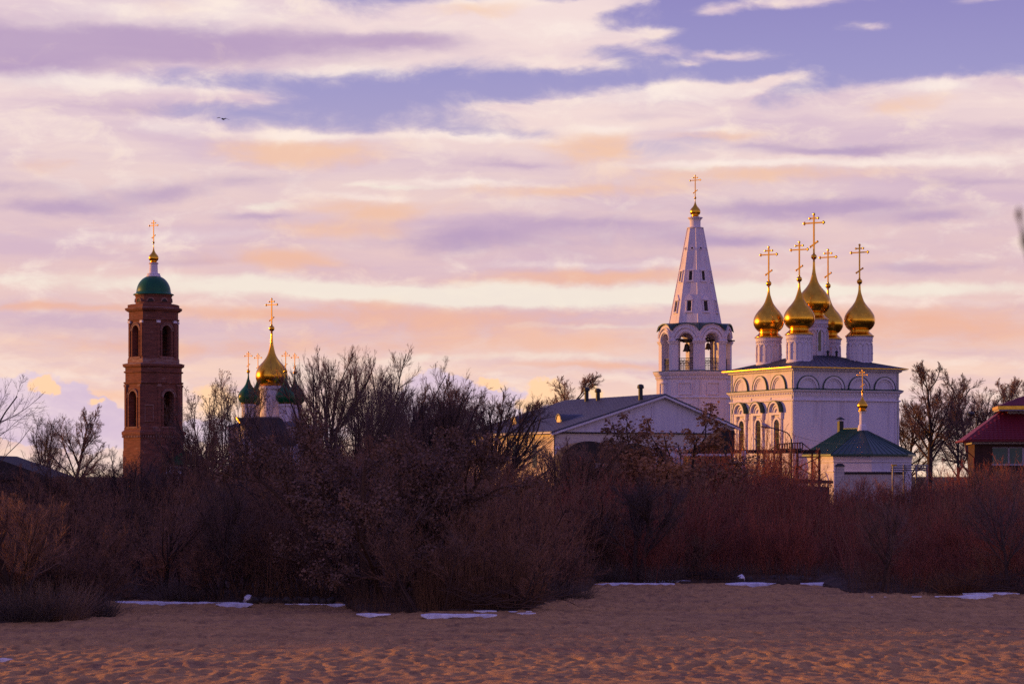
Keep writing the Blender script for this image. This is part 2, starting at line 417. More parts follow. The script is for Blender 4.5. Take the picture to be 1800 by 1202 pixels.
def npoly(ap, n=8, off=0.5):
    r = ap / math.cos(PI / n)
    return [(r * math.sin(2 * PI * (i + off) / n), -r * math.cos(2 * PI * (i + off) / n)) for i in range(n)]
def square(h): return [(-h, -h), (h, -h), (h, h), (-h, h)]
def rect(hx, hy): return [(-hx, -hy), (hx, -hy), (hx, hy), (-hx, hy)]
def face_T(phi, ap, cx=0, cy=0, z=0.0, lean=0.0):
    """frame of a wall whose outward normal is (sin phi, -cos phi): x along it, -y outwards, z up"""
    M = Matrix.Translation((cx + ap * math.sin(phi), cy - ap * math.cos(phi), z)) @ Matrix.Rotation(phi, 4, 'Z')
    return M @ Matrix.Rotation(-lean, 4, 'X') if lean else M

# ---------------------------------------------------------------- crosses and onion domes
ONION = [(.60, 0), (.70, .05), (.80, .14), (.90, .27), (.97, .43), (1.0, .60), (.99, .76), (.95, .93), (.88, 1.08), (.79, 1.22), (.69, 1.36),
         (.575, 1.48), (.46, 1.62), (.36, 1.76), (.275, 1.91), (.22, 2.06), (.18, 2.30), (.145, 2.6), (.11, 2.85), (.08, 2.95)]
def cross_mb(h, fancy=True):
    """an eight-ended cross of height h standing on z = 0"""
    b = MB(); t = h * .018; w = h * .285
    b.box(-t, t, -t, t, 0, h)
    for z, hw in ((h * .775, w), (h * .895, w * .42)):
        b.box(-hw, hw, -t * .9, t * .9, z - t, z + t)
        if fancy:
            for q in (-hw, hw): b.ball((q, 0, z), t * 1.9, 8, 5)
            if hw == w:
                for q in (-hw, hw):
                    b.ball((q * .93, 0, z + t * 1.6), t * 1.3, 6, 4); b.ball((q * .93, 0, z - t * 1.6), t * 1.3, 6, 4)
    b.ball((0, 0, h), t * 2.1, 8, 5)
    o = b.T; b.at(Matrix.Translation((0, 0, h * .23)) @ Matrix.Rotation(R(-32), 4, 'Y'))
    b.box(-w * .42, w * .42, -t * .9, t * .9, -t, t)
    if fancy:
        for q in (-w * .42, w * .42): b.ball((q, 0, 0), t * 1.7, 8, 5)
    b.at(o)
    return b
def onion(parent, loc, Rr, spire, cross_h, mat='gold', skirt=True, rz=0.0, cache={}, crossrz=0.0, thin=1.0):
    """dome > ball, cross; loc is the underside of the skirt"""
    key = (round(Rr, 3), round(spire, 3), round(cross_h, 3), mat, skirt)
    if key not in cache:
        b = MB(); z0 = 0.36 * Rr if skirt else 0
        prof = []
        if skirt: prof = [(.90 * Rr, -.05 * Rr), (.94 * Rr, 0), (.86 * Rr, .05 * Rr), (.68 * Rr, .22 * Rr), (.60 * Rr, .30 * Rr), (.66 * Rr, .33 * Rr)]
        prof += [(r * Rr, z0 + z * Rr) for r, z in ONION if z < 2.2]
        top = z0 + 2.13 * Rr
        for k in range(1, 7):
            f = k / 6; prof.append(((.205 * (1 - f) + .06 * f) * Rr * (1 - .36 * math.sin(f * PI)), top + (spire - 2.13 * Rr) * f))
        zt = top + spire - 2.13 * Rr
        d = b.lathe(prof, 40).mesh('dome', mat, True)
        br = max(.16, .18 * Rr)
        bb = MB().ball((0, 0, zt + br * .8), br, 14, 8).lathe([(br * .6, zt - .03), (br * .6, zt + .08)], 10).lathe([(br * .3, zt + br * 1.7), (br * .42, zt + br * 2.0), (br * .2, zt + br * 2.3)], 10)
        cache[key] = (d, bb.mesh('finial_ball', 'gold', True), cross_mb(cross_h).mesh('cross', 'gilt'), zt + br * 2.0)
    d, bb, cr, zc = cache[key]
    o = part('dome', d, None, parent, loc, rz)
    part('finial_ball', bb, None, o)
    part('cross', cr, None, o, (0, 0, zc), crossrz)
    return o

def round_drum(parent, loc, r, h, mat='trim', narch=12, window=False):
    """drum > arcade, cornice (and a narrow window)"""
    key = ('drum', round(r, 3), round(h, 3))
    if key not in _drums:
        b = MB().lathe([(r * .97, 0), (r * .97, h * .93), (r, h * .93), (r, h)], 32)
        b.lathe([(r * 1.04, -.02), (r * 1.04, h * .06), (r * .98, h * .09)], 32)
        a = MB(); wa = 2 * PI * r / narch
        for i in range(narch):
            a.at(face_T(2 * PI * i / narch, r * .965))
            a.arch_ring(wa * .33, wa * .47, 0, h * .66, -.10, .05, 8)
            a.box(-wa * .5 - .055, -wa * .5 + .055, -.12, .05, h * .12, h * .66)
            a.box(-wa * .5 - .09, -wa * .5 + .09, -.15, .05, h * .36, h * .42)
        c = MB().lathe([(r * .99, h * .85), (r * 1.05, h * .88), (r * 1.05, h * .94), (r * 1.11, h * .97), (r * 1.11, h * 1.0), (r * .9, h * 1.01)], 32)
        t = MB()
        for i in range(36):
            t.at(face_T(2 * PI * i / 36, r * 1.0)); t.box(-.06, .06, -.09, .05, h * .80, h * .845)
        _drums[key] = (b.mesh('drum', mat, False), a.mesh('arcade', 'trim'), c.mesh('cornice', 'trim', False), t.mesh('dentil_band', 'trim'))
    m = _drums[key]
    o = part('drum', m[0], None, parent, loc)
    part('arcade', m[1], None, o); part('cornice', m[2], None, o); part('dentil_band', m[3], None, o)
    if window:
        for phi in (R(-10), R(80), R(170), R(260)):
            part('window', MB(face_T(phi, r * .97)).box(-.28, .28, -.06, .06, h * .22, h * .72), 'glass', o)
    return o
_drums = {}

# ---------------------------------------------------------------- the white five-domed cathedral
ROT = R(24.7)
cath = thing('cathedral', 'large white cube-shaped cathedral crowned by five gilded onion domes on round drums', 'church', (38.75, 310.3, 0), ROT)
H = 7.76
b = MB(); b.box(-H, H, -H, H, 0, 16.62)
part('wall', b, 'plaster', cath)
b = MB(); b.stack(square, [(H + .02, 12.72), (H + .20, 12.80), (H + .20, 12.92), (H + .02, 13.0)]); part('string_course', b, 'trim', cath)
b = MB(); b.stack(square, [(H + .03, 13.30), (H + .10, 13.55), (H + .10, 13.72), (H + .30, 13.90), (H + .42, 14.02), (H + .42, 14.12), (H + .05, 14.22)]); cor = part('cornice', b, 'trim', cath)
b = MB(); b.stack(square, [(H + .46, 14.13), (H + .46, 14.19), (H + .06, 14.33)]); part('flashing', b, 'green_metal', cor)
b = MB()
for phi in (-PI / 2, 0, PI / 2):
    b.at(face_T(phi, H))
    for i in range(38): b.box(-H + .12 + i * .408, -H + .30 + i * .408, -.20, .02, 13.56, 13.78)
part('dentil_band', b, 'trim', cor)
for phi, n, xs in ((0, 4, [-5.75, -2.0, 1.75, 5.55]), (-PI / 2, 3, [-5.0, -.2, 4.35])):
    T = face_T(phi, H); r1 = 1.52 if phi == 0 else 1.72
    for x in xs:
        a = part('arch_moulding', MB(T).arch_ring(r1 - .30, r1, x, 14.34, -.20, .02, 16), 'trim', cath)
        part('inner_moulding', MB(T).arch_ring(r1 - .50, r1 - .38, x, 14.34, -.09, .02, 16), 'trim', a)
        part('flashing', MB(T).arch_ring(r1 + .005, r1 + .075, x, 14.34, -.27, .02, 16), 'green_metal', a)
b = MB(face_T(-PI / 2, H))
for x in (-7.45, -2.75, 2.1, 7.45): part('pilaster', MB(face_T(-PI / 2, H)).box(x - .28, x + .28, -.12, .02, 13.0 if abs(x) < 7 else 2, 13.30), 'trim', cath) if abs(x) < 7 else part('pilaster', MB(face_T(-PI / 2, H)).box(x - .30, x + .30, -.09, .02, 2, 12.72), 'plaster', cath)
for x in (-7.45, 7.45): part('pilaster', MB(face_T(0, H)).box(x - .30, x + .30, -.09, .02, 2, 12.72), 'plaster', cath)
T = face_T(-PI / 2, H)
for x in (-4.85, -.65, 3.9):
    w = part('window', MB(T).arch_shape(.62, 6.6, 9.85, -.03, .03, x), 'glass', cath)
    fr = MB(T).arch_ring(.64, .95, x, 9.85, -.16, .02, 12)
    fr.box(x - .95, x - .64, -.16, .02, 6.5, 9.85).box(x + .64, x + .95, -.16, .02, 6.5, 9.85).box(x - 1.1, x + 1.1, -.24, .02, 6.25, 6.5)
    part('frame', fr, 'trim', w)
    g = MB(T)
    for q in (-.3, 0, .3): g.box(x + q - .025, x + q + .025, -.07, -.035, 6.6, 10.2)
    for q in (7.3, 8.1, 8.9, 9.7): g.box(x - .6, x + .6, -.066, -.036, q, q + .05)
    part('grille', g, 'dark_metal', w)
    su = MB(T)
    for sgn in (-1, 1):
        su.lathe([(.13, 6.5), (.13, 7.2), (.19, 7.3), (.13, 7.4), (.13, 8.6), (.20, 8.75), (.13, 8.9), (.13, 10.4), (.2, 10.6)], 10, x + sgn * 1.15, -.12)
        su.box(x + sgn * 1.15 - .2, x + sgn * 1.15 + .2, -.34, .02, 10.55, 11.05)
    su.box(x - 1.4, x + 1.4, -.36, .02, 11.05, 11.35)
    part('surround', su, 'trim', w)
    hd = part('window_hood', MB(T).arch_ring(1.15, 1.42, x, 11.38, -.62, .02, 14), 'trim', cath)
    part('flashing', MB(T).arch_ring(1.425, 1.50, x, 11.38, -.70, .02, 14), 'green_metal', hd)
    part('tympanum', MB(T).arch_ring(.80, 1.14, x, 11.38, -.30, .02, 14).arch_ring(.45, .78, x, 11.38, -.18, .02, 12), 'trim', hd)
E = H + .86
b = MB(); b.stack(square, [(H + .02, 16.40), (H + .30, 16.55), (H + .30, 16.72)]); part('eaves_cornice', b, 'trim', cath)
rf = part('roof', MB().frustum(square(E), 16.96, rect(1.9, 1.7), 18.75), 'slate', cath)
b = MB()
for x0, x1, y0, y1 in ((-E - .02, E + .02, -E - .03, -E + .06), (-E - .02, E + .02, E - .06, E + .03), (-E - .03, -E + .06, -E + .06, E - .06), (E - .06, E + .03, -E + .06, E - .06)):
    b.box(x0, x1, y0, y1, 16.84, 16.955)
part('gilded_fascia', b, 'gold_dull', rf)
part('soffit', MB().box(-E + .08, E - .08, -E + .08, E - .08, 16.73, 16.78), 'trim', rf)
for phi in (0, -PI / 2):
    for i in range(17):
        x = -7.9 + i * 15.8 / 16
        xt = x * 1.9 / E
        p = [(x, -E, 16.99), (xt, -1.75, 18.77)]
        part('roof_seam', MB(Matrix.Rotation(phi, 4, 'Z')).tube(p, .035, 4), 'slate', rf)
for x, y in ((-H - .1, -H + .25), (H - .25, -H - .1), (-H - .1, H - .3)): part('downpipe', MB().tube([(x, y, 16.5), (x, y, 1.0)], .07, 6), 'zinc', cath)
for dx, dy in ((-.55, -2.3), (.75, -2.3)):
    b = MB().lathe([(.14, 18.3), (.14, 19.15), (.26, 19.15), (.2, 19.3), (.03, 19.42)], 10, dx + 1.2, dy)
    part('roof_vent', b, 'dark_metal', cath)
SX, SY = 4.48, 3.75
for dx, dy, dz in ((-SX, -SY, 0), (SX, -SY, 0), (-SX, SY, 0), (SX, SY, 0)):
    round_drum(cath, (dx, dy, 17.6), 1.60, 3.62)
    onion(cath, (dx, dy, 21.25), 1.98, 5.95, 4.25, crossrz=R(-58))
round_drum(cath, (0, 0, 18.2), 1.72, 5.3, narch=10, window=True)
onion(cath, (0, 0, 23.45), 2.10, 7.0, 5.0, crossrz=R(-58))

# ---------------------------------------------------------------- the white bell tower with its tent roof
twr = thing('bell_tower', 'white eight-sided bell tower with tall tent spire and one small gilded onion dome', 'bell tower', (25.46, 336, -.2), ROT)
KT = 336 / 318; twr.scale = (KT, KT, KT)
AP = 4.72
b = MB().stack(npoly, [(AP, 0), (AP, 16.65)]); part('wall', b, 'plaster', twr)
b = MB().stack(npoly, [(AP + .02, 13.45), (AP + .14, 13.55), (AP + .14, 13.68), (AP + .02, 13.78)]); part('string_course', b, 'trim', twr)
b = MB().stack(npoly, [(AP + .02, 15.95), (AP + .10, 16.05), (AP + .10, 16.35), (AP + .28, 16.55), (AP + .42, 16.85), (AP + .42, 16.98)])
cor = part('cornice', b, 'trim', twr)
b = MB().stack(npoly, [(AP + .47, 16.985), (AP + .47, 17.05), (AP - .3, 17.16)]); part('flashing', b, 'green_metal', cor)
b = MB()
for k in range(8):
    b.at(face_T(k * PI / 4, AP))
    for i in range(14): b.box(-1.9 + i * .28, -1.76 + i * .28, -.20, .02, 16.12, 16.32)
part('dentil_band', b, 'trim', cor)
for k in range(8):
    T = face_T(k * PI / 4, AP)
    b = MB(T)
    for x0, x1, z0, z1 in ((-.95, .95, 15.45, 15.6), (-.95, .95, 13.95, 14.05), (-.95, -.83, 14.05, 15.45), (.83, .95, 14.05, 15.45)): b.box(x0, x1, -.13, .02, z0, z1)
    for x0, x1, z0, z1 in ((-1.0, 1.0, 12.75, 12.87), (-1.0, -.88, 8.5, 12.75), (.88, 1.0, 8.5, 12.75)): b.box(x0, x1, -.12, .02, z0, z1)
    part('panel_frame', b, 'trim', twr)
    part('niche', MB(T).arch_ring(.62, .80, 0, 10.4, -.11, .02, 10).box(-.80, -.62, -.11, .02, 8.4, 10.4).box(.62, .80, -.11, .02, 8.4, 10.4), 'trim', twr)
AB = 4.46
wf = 2 * AB * math.tan(PI / 8)
OW, ZS = 2.05, 20.95
ztop = lambda x: 22.20 + .95 * math.sqrt(max(0, 1 - (x / (wf * .47)) ** 2))
part('belfry_floor', MB().stack(npoly, [(AB - .35, 17.12), (AB - .35, 17.20)]), 'trim', twr)
for k in range(8):
    phi = k * PI / 4; T = face_T(phi, AB)
    a = part('belfry_arch', MB(T).arch_wall(wf, 17.05, ztop, OW, 17.06, ZS, 0, 1.0, wf - .83), 'plaster', twr)
    part('arch_moulding', MB(T).arch_ring(OW / 2 + .10, OW / 2 + .38, 0, ZS + .05, -.14, .02, 14), 'trim', a)
    part('outer_moulding', MB(T).arch_ring(OW / 2 + .46, OW / 2 + .62, 0, ZS + .20, -.20, .02, 14, R(12), R(168)), 'trim', a)
    for q in (-1, 1):
        x0, x1 = sorted((q * (OW / 2 - .06), q * (wf / 2 + .06)))
        part('impost', MB(T).box(x0, x1, -.18, .3, 20.80, 20.90).box(x0, x1, -.11, .3, 20.62, 20.80).box(x0, x1, -.24, .3, 20.90, 21.02), 'trim', a)
    rl = MB(T)
    for i in range(9): rl.box(-.98 + i * .24, -.94 + i * .24, .42, .46, 17.2, 18.7)
    rl.box(-1.02, 1.02, .41, .47, 18.66, 18.74).box(-1.02, 1.02, .41, .47, 18.0, 18.06).box(-1.02, 1.02, .41, .47, 17.4, 17.46)
    for i in range(4): rl.arch_ring(.17, .21, -.74 + i * .49, 18.3, .42, .46, 10, 0, 2 * PI)
    part('railing', rl, 'dark_metal', twr)
    # scalloped eave over this arch
    n = 14; vs = []
    for i in range(n + 1):
        x = (-1 + 2 * i / n) * (wf / 2 + .09)
        z = ztop(max(-wf / 2, min(wf / 2, x))) + .03
        vs += [(x, -.26, z), (x, -.26, z + .13), (x * .76, 1.15, 23.35)]
    fs = []
    for i in range(n):
        o = 3 * i; fs += [(o, o + 3, o + 4, o + 1), (o + 1, o + 4, o + 5, o + 2), (o, o + 2, o + 5, o + 3)]
    part('scalloped_roof', MB(T).add(vs, fs), 'green_metal', twr)
part('belfry_ceiling', MB().stack(npoly, [(AB - 1.05, 22.35), (AB - 1.05, 22.45)]), 'dark', twr)
TA0, TZ0, TA1, TZ1 = 3.24, 22.9, .93, 36.0
tent = part('tent_spire', MB().stack(npoly, [(TA0, TZ0), (TA1, TZ1)]), 'plaster', twr)
for i in range(8):
    p0 = npoly(TA0)[i]; p1 = npoly(TA1)[i]
    part('rib', MB().tube([(p0[0], p0[1], TZ0), (p1[0], p1[1], TZ1)], .085, 6), 'trim', tent)
lean = math.atan2(TA0 - TA1, TZ1 - TZ0)
def tent_T(k, z): return face_T(k * PI / 4, TA0 + (TA1 - TA0) * (z - TZ0) / (TZ1 - TZ0), 0, 0, z, lean)
for k in range(8):
    T = tent_T(k, 24.9)
    w = part('window', MB(T).box(-.24, .24, -.05, .02, .05, 1.35), 'dark', tent)
    s = MB(T)
    for q in (-.38, .38): s.lathe([(.09, -.1), (.09, .3), (.13, .4), (.09, .5), (.09, 1.0), (.13, 1.1), (.09, 1.35)], 8, q, -.08)
    s.box(-.5, .5, -.2, .02, -.25, -.08).box(-.52, .52, -.22, .02, 1.4, 1.55)
    s.prism_y([(-.52, 1.55), (.52, 1.55), (0, 2.25)], -.16, .02)
    part('surround', s, 'trim', w)
    T = tent_T(k, 29.0)
    w = part('window', MB(T).box(-.20, .20, -.05, .02, 0, 1.15), 'dark', tent)
    s = MB(T)
    for q in (-.30, .30): s.box(q - .08, q + .08, -.16, .02, -.1, 1.2)
    s.box(-.46, .46, -.2, .02, 1.2, 1.36).box(-.44, .44, -.18, .02, -.28, -.12)
    part('surround', s, 'trim', w)
    T = tent_T(k, 33.2)
    w = part('round_window', MB(T).arch_ring(.0, .15, 0, 0, -.05, .02, 12, 0, 2 * PI), 'dark', tent)
    part('surround', MB(T).arch_ring(.15, .24, 0, 0, -.09, .02, 12, 0, 2 * PI), 'trim', w)
part('neck', MB().lathe([(1.05, 35.9), (1.1, 36.02), (.70, 36.12), (.70, 36.9), (.80, 37.1), (.98, 37.25), (.98, 37.36), (.5, 37.42)], 24), 'trim', twr)
onion(twr, (0, 0, 37.4), .70, 2.15, 2.75, crossrz=R(-58))

def bell(label, loc, s, group):
    t = thing('bell', label, 'bell', loc, 0, group)
    part('bell_body', MB().lathe([(.52 * s, 0), (.47 * s, .07 * s), (.36 * s, .30 * s), (.30 * s, .60 * s), (.26 * s, .80 * s), (.12 * s, .92 * s), (.05 * s, .95 * s)], 18), 'bronze', t, smooth=True)
    part('yoke', MB().box(-.5 * s, .5 * s, -.07 * s, .07 * s, 1.05 * s, 1.22 * s).box(-.06 * s, .06 * s, -.06 * s, .06 * s, .9 * s, 1.06 * s), 'dark', t)
    part('clapper', MB().tube([(0, 0, .7 * s), (.05 * s, 0, -.05 * s)], .03 * s, 6).ball((.05 * s, 0, -.08 * s), .08 * s, 8, 5), 'dark', t)
    return t
def tl(root, p): return tuple(Matrix.Translation(root.location) @ Matrix.Rotation(root.rotation_euler.z, 4, 'Z') @ (Vector(p) * root.scale.x))
bell('bronze bell hanging in the left of the two front arches of the white bell tower', tl(twr, (-2.55, -2.35, 19.6)), 1.15, 'church bells')
bell('bronze bell hanging in the right of the two front arches of the white bell tower', tl(twr, (.25, -3.0, 19.9)), .95, 'church bells')
part('bell_beam', MB().box(-4.2, 4.2, -2.5, -2.2, 21.0, 21.2).box(-.5, .2, -4.0, 4, 21.21, 21.4).box(-4.2, 4.2, -3.12, -2.88, 21.02, 21.19), 'dark', twr)

# ---------------------------------------------------------------- long gabled hall before the white tower
hall = thing('gabled_hall', 'long white hall under a broad dark gabled roof with three vents and two dormers', 'building', (4.518, 256, .35), ROT)
KH = 256 / 285; hall.scale = (KH, KH, KH)
DP = 25.9
gable = [(0, 0), (24.3, 0), (24.3, 9.35), (14.44, 13.05), (0, 8.60)]
part('gable_wall', MB().prism_y(gable, 0, .6), 'plaster', hall)
part('side_wall', MB().box(0, .6, .6, DP, 0, 8.60), 'lime_brick', hall)
part('far_wall', MB().box(23.7, 24.3, .6, DP, 0, 9.3).prism_y(gable, DP, DP + .5), 'plaster', hall)
part('brick_band', MB().box(.15, 24.1, -.06, .02, 7.0, 8.45), 'lime_brick', hall)
part('string_course', MB().box(-.05, 24.4, -.26, .02, 8.46, 8.62), 'dark', hall)
part('lower_course', MB().box(-.05, 24.4, -.16, .02, 6.55, 6.75), 'trim', hall)
def slope_roof(p0, p1, y0, y1, th):
    (x0, z0), (x1, z1) = p0, p1
    return MB().prism_y([(x0, z0), (x1, z1), (x1, z1 + th), (x0, z0 + th)], y0, y1)
rf = part('roof', slope_roof((-.7, 8.45), (14.44, 13.08), -.55, DP + .8, .22), 'slate', hall)
part('roof_slope', slope_roof((14.46, 13.08), (24.9, 9.15), -.55, DP + .8, .22), 'slate', rf)
part('verge_board', slope_roof((-.7, 8.18), (14.44, 12.84), -.62, -.42, .24), 'trim', rf)
part('verge_board', slope_roof((14.44, 12.84), (24.9, 8.93), -.62, -.42, .24), 'trim', rf)
part('gutter', MB().box(-.82, -.66, -.5, DP + .8, 8.42, 8.56), 'trim', rf)
part('raking_moulding', slope_roof((1.5, 8.72), (13.6, 12.42), -.14, .02, .14), 'trim', hall)
part('panel_frame', slope_roof((7.0, 9.9), (13.0, 11.8), -.08, .02, .10).box(12.9, 13.0, -.08, .02, 9.6, 11.8), 'trim', hall)
for i in range(22):
    y = .4 + i * 1.2
    part('roof_seam', MB().tube([(-.7, y, 8.68), (14.3, y, 13.28)], .03, 4), 'slate', rf)
for px, zb, h in ((1031, 0, 1.25), (1051, 0, 1.0), (1126, 0, 1.35)):
    # vents stand a little left of the ridge
    u = (px - 900) / FOC; x = 13.2 if px != 1126 else 12.2
    # depth along the ridge at which this column is met
    v = ((5.03 + .9085 * x) - u * (285 + .4179 * x)) / (.4179 + u * .9085)
    z = 8.66 + (x + .7) * .3058
    t = part('roof_vent', MB().lathe([(.27, z - .3), (.27, z + h)], 14, x, v), 'dark_metal', hall)
    part('vent_cap', MB().lathe([(.40, z + h), (.42, z + h + .12), (.36, z + h + .42), (.12, z + h + .52)], 14, x, v), 'dark_metal', t)
for px, py in ((904, 742), (982.5, 738)):
    u = (px - 900) / FOC; x = 3.4
    v = ((5.03 + .9085 * x) - u * (285 + .4179 * x)) / (.4179 + u * .9085)
    z = 8.66 + (x + .7) * .3058
    T = face_T(-PI / 2, 0, x, v, z - .1)
    d = part('dormer', MB(T).arch_shape(.72, 0, .35, .02, 3.6), 'slate', hall)
    part('dormer_window', MB(T).arch_shape(.52, .05, .40, -.05, .02), 'amber', d)
    part('frame', MB(T).arch_ring(.54, .74, 0, .40, -.12, .03, 12), 'slate', d)
for px in (835, 868, 905, 940):
    u = (px - 900) / FOC
    v = (5.03 - u * 285) / (.4179 + u * .9085)
    part('side_window', MB(face_T(-PI / 2, 0, 0, v, 0)).arch_shape(.6, 4.4, 6.6, -.04, .03), 'glass', hall)
for x, y in ((.0, -.12), (-.12, DP * .5), (-.12, DP - 1)): part('downpipe', MB().tube([(x - .1, y, 8.4), (x - .1, y, 1)], .06, 6), 'dark', hall)

# ---------------------------------------------------------------- low chapel with the green hipped roof
chp = thing('chapel', 'low white chapel with dark green hipped roof, chimney and a slim gilded cupola', 'chapel', (42.2, 291.2, 0), ROT)
ap = 5.5
o8 = npoly(ap)
hw = ap * math.tan(PI / 8)
def ch_plan(d):
    a = ap + d; q = a * math.tan(PI / 8)
    return [(-q, -a), (q, -a), (a, -q), (a, 3.4 + d), (q + 1.2, 6.6 + d), (-q - 1.2, 6.6 + d), (-a, 3.4 + d), (-a, -q)]
P = ch_plan(0)
part('wall', MB().frustum(P, 0, P, 5.75), 'plaster', chp)
part('cornice', MB().frustum(ch_plan(.05), 5.3, ch_plan(.18), 5.75).frustum(ch_plan(.12), 5.05, ch_plan(.12), 5.2), 'trim', chp)
part('string_course', MB().frustum(ch_plan(.08), 3.9, ch_plan(.08), 4.05), 'trim', chp)
Q = ch_plan(.55)
RA, RB = (0, 0, 9.15), (0, 4.1, 9.15)
vs = [(x, y, 6.0) for x, y in Q] + [RA, RB] + [(x, y, 5.78) for x, y in Q]
fs = [(0, 1, 8), (1, 2, 8), (2, 3, 9, 8), (3, 4, 9), (4, 5, 9), (5, 6, 9), (6, 7, 8, 9), (7, 0, 8)] + [(10 + i, 10 + (i + 1) % 8, (i + 1) % 8, i) for i in range(8)] + [tuple(range(17, 9, -1))]
rf = part('roof', MB().add(vs, fs), 'green_metal', chp)
def seams(a, b2, ra, rb, n):
    for i in range(n + 1):
        f = i / n
        p = [a[0] + (b2[0] - a[0]) * f, a[1] + (b2[1] - a[1]) * f, 6.02]
        q = [ra[j] + (rb[j] - ra[j]) * f for j in range(3)]
        part('roof_seam', MB().tube([p, (q[0], q[1], q[2] + .02)], .04, 4), 'green_metal', rf)
seams(Q[0], Q[1], RA, RA, 7); seams(Q[7], Q[0], RA, RA, 7); seams(Q[6], Q[7], RB, RA, 12); seams(Q[1], Q[2], RA, RA, 6)
part('ridge_cap', MB().tube([RA, RB], .10, 6), 'green_metal', rf)
ch = part('chimney', MB().box(-.32, .28, 4.6, 5.1, 8.2, 10.1), 'dark_metal', chp)
part('chimney_cap', MB().frustum(rect(.5, .42), 10.28, rect(.06, .06), 10.62).box(-.3, -.24, -.3, -.24, 10.1, 10.3).box(.22, .28, .2, .26, 10.1, 10.3), 'dark_metal', ch, (-.02, 4.85, 0))
part('cupola_drum', MB().lathe([(.62, 8.8), (.48, 9.5), (.36, 9.6), (.34, 10.9), (.42, 11.05), (.46, 11.25), (.3, 11.3)], 16), 'trim', chp)
onion(chp, (0, 0, 11.25), .63, 1.95, 2.35, crossrz=R(-58))
for k in range(-2, 2):
    T = face_T(k * PI / 4, ap)
    part('blind_arch', MB(T).arch_ring(.95, 1.15, 0, 2.75, -.10, .02, 12).box(-1.15, -.95, -.10, .02, .5, 2.75).box(.95, 1.15, -.10, .02, .5, 2.75), 'trim', chp)

# ---------------------------------------------------------------- red brick bell tower
def cham(hw, c):
    return [(-hw + c, -hw), (hw - c, -hw), (hw, -hw + c), (hw, hw - c), (hw - c, hw), (-hw + c, hw), (-hw, hw - c), (-hw, -hw + c)]
bt = thing('brick_bell_tower', 'unplastered red brick bell tower in two arched tiers under a green dome', 'bell tower', at(270, 352, -.124), R(44.4))
KB = 352 / 340; bt.scale = (KB, KB, KB)
part('plinth', MB().stack(lambda d: cham(3.62 + d, 1.70), [(.15, 0), (.15, 6.9)]), 'brick', bt)
pl = part('base', MB().stack(lambda d: cham(3.60 + d, 1.70), [(.12, 6.9), (.12, 8.9), (.3, 9.2), (.3, 9.55), (.05, 9.8), (.05, 10.0)]), 'brick', bt)
b = MB()
for k in range(8):
    apk = 3.72 if k % 2 == 0 else (3.72 * 2 - 1.70) / math.sqrt(2)
    hwk = 2.0 if k % 2 == 0 else 1.2
    b.at(face_T(k * PI / 4, apk))
    i = -hwk
    while i < hwk: b.box(i, i + .16, -.22, .02, 8.75, 9.05); i += .36
part('dentil_band', b, 'brick_pale', pl)
def tier(hw, c, z0, z1, ow, oz0, zs, pil, name):
    mw = 2 * (hw - c)
    t = thing_part = part(name, MB().stack(lambda d: cham(hw + d, c), [(.10, z0 - .02), (.10, z0 + .22), (0.02, z0 + .3)]), 'brick', bt)
    for k in range(8):
        if k % 2 == 0:
            T = face_T(k * PI / 4, hw)
            if k in (0, 6):
                a = part('arched_opening', MB(T).arch_wall(mw, z0, lambda x: z1, ow, oz0, zs, 0, .9, mw), 'brick', bt)
                part('arch_moulding', MB(T).arch_ring(ow / 2 + .04, ow / 2 + .24, 0, zs, -.13, .02, 14).arch_ring(ow / 2 + .30, ow / 2 + .40, 0, zs, -.18, .02, 14), 'brick_pale', a)
                part('jamb', MB(T).box(-ow / 2 - .25, -ow / 2 - .02, -.12, .02, oz0, zs).box(ow / 2 + .02, ow / 2 + .25, -.12, .02, oz0, zs), 'brick', a)
                part('sill', MB(T).box(-ow / 2 - .4, ow / 2 + .4, -.2, .3, oz0 - .18, oz0), 'brick_pale', a)
                part('handrail', MB(T).box(-ow / 2, ow / 2, .4, .46, oz0 + 1.0, oz0 + 1.07).box(-ow / 2, ow / 2, .4, .46, oz0 + .5, oz0 + .55), 'dark', a)
            else:
                part('wall', MB(T).box(-mw / 2, mw / 2, 0, .9, z0, z1), 'brick', bt)
        else:
            T = face_T(k * PI / 4, (2 * hw - c) / math.sqrt(2)); cw = c * math.sqrt(2)
            part('wall', MB(T).box(-cw / 2, cw / 2, 0, .5, z0, z1), 'brick', bt)
            if name == 'lower_tier':
                m = .5 * (oz0 + zs)
                part('niche_frame', MB(T).box(-.62, .62, -.10, .02, m + .9, m + 1.02).box(-.62, -.52, -.08, .02, m - 1.2, m + .9).box(.52, .62, -.08, .02, m - 1.2, m + .9).box(-.68, .68, -.14, .02, m - 1.32, m - 1.2), 'brick_pale', bt)
        if k % 2 == 0:
            T = face_T(k * PI / 4, hw)
            for q in (-1, 1):
                x = q * (mw / 2 - pil / 2 - .02)
                p = part('pilaster', MB(T).box(x - pil / 2, x + pil / 2, -.17, .02, z0 + .3, z1 - .35), 'brick', bt)
                part('capital', MB(T).box(x - pil / 2 - .08, x + pil / 2 + .08, -.25, .02, z1 - .35, z1 - .02), 'trim' if name == 'upper_tier' else 'brick_pale', p)
tier(3.50, 1.62, 10.0, 16.2, 1.75, 10.25, 14.35, .42, 'lower_tier')
part('middle_entablature', MB().stack(lambda d: cham(3.45 + d, 1.62), [(.08, 16.2), (.22, 16.35), (.22, 16.52), (.04, 16.56), (.04, 17.75), (.2, 17.85), (.2, 18.02), (.05, 18.06), (.05, 18.5), (.30, 18.70), (.30, 18.95), (-.3, 19.1)]), 'brick', bt)
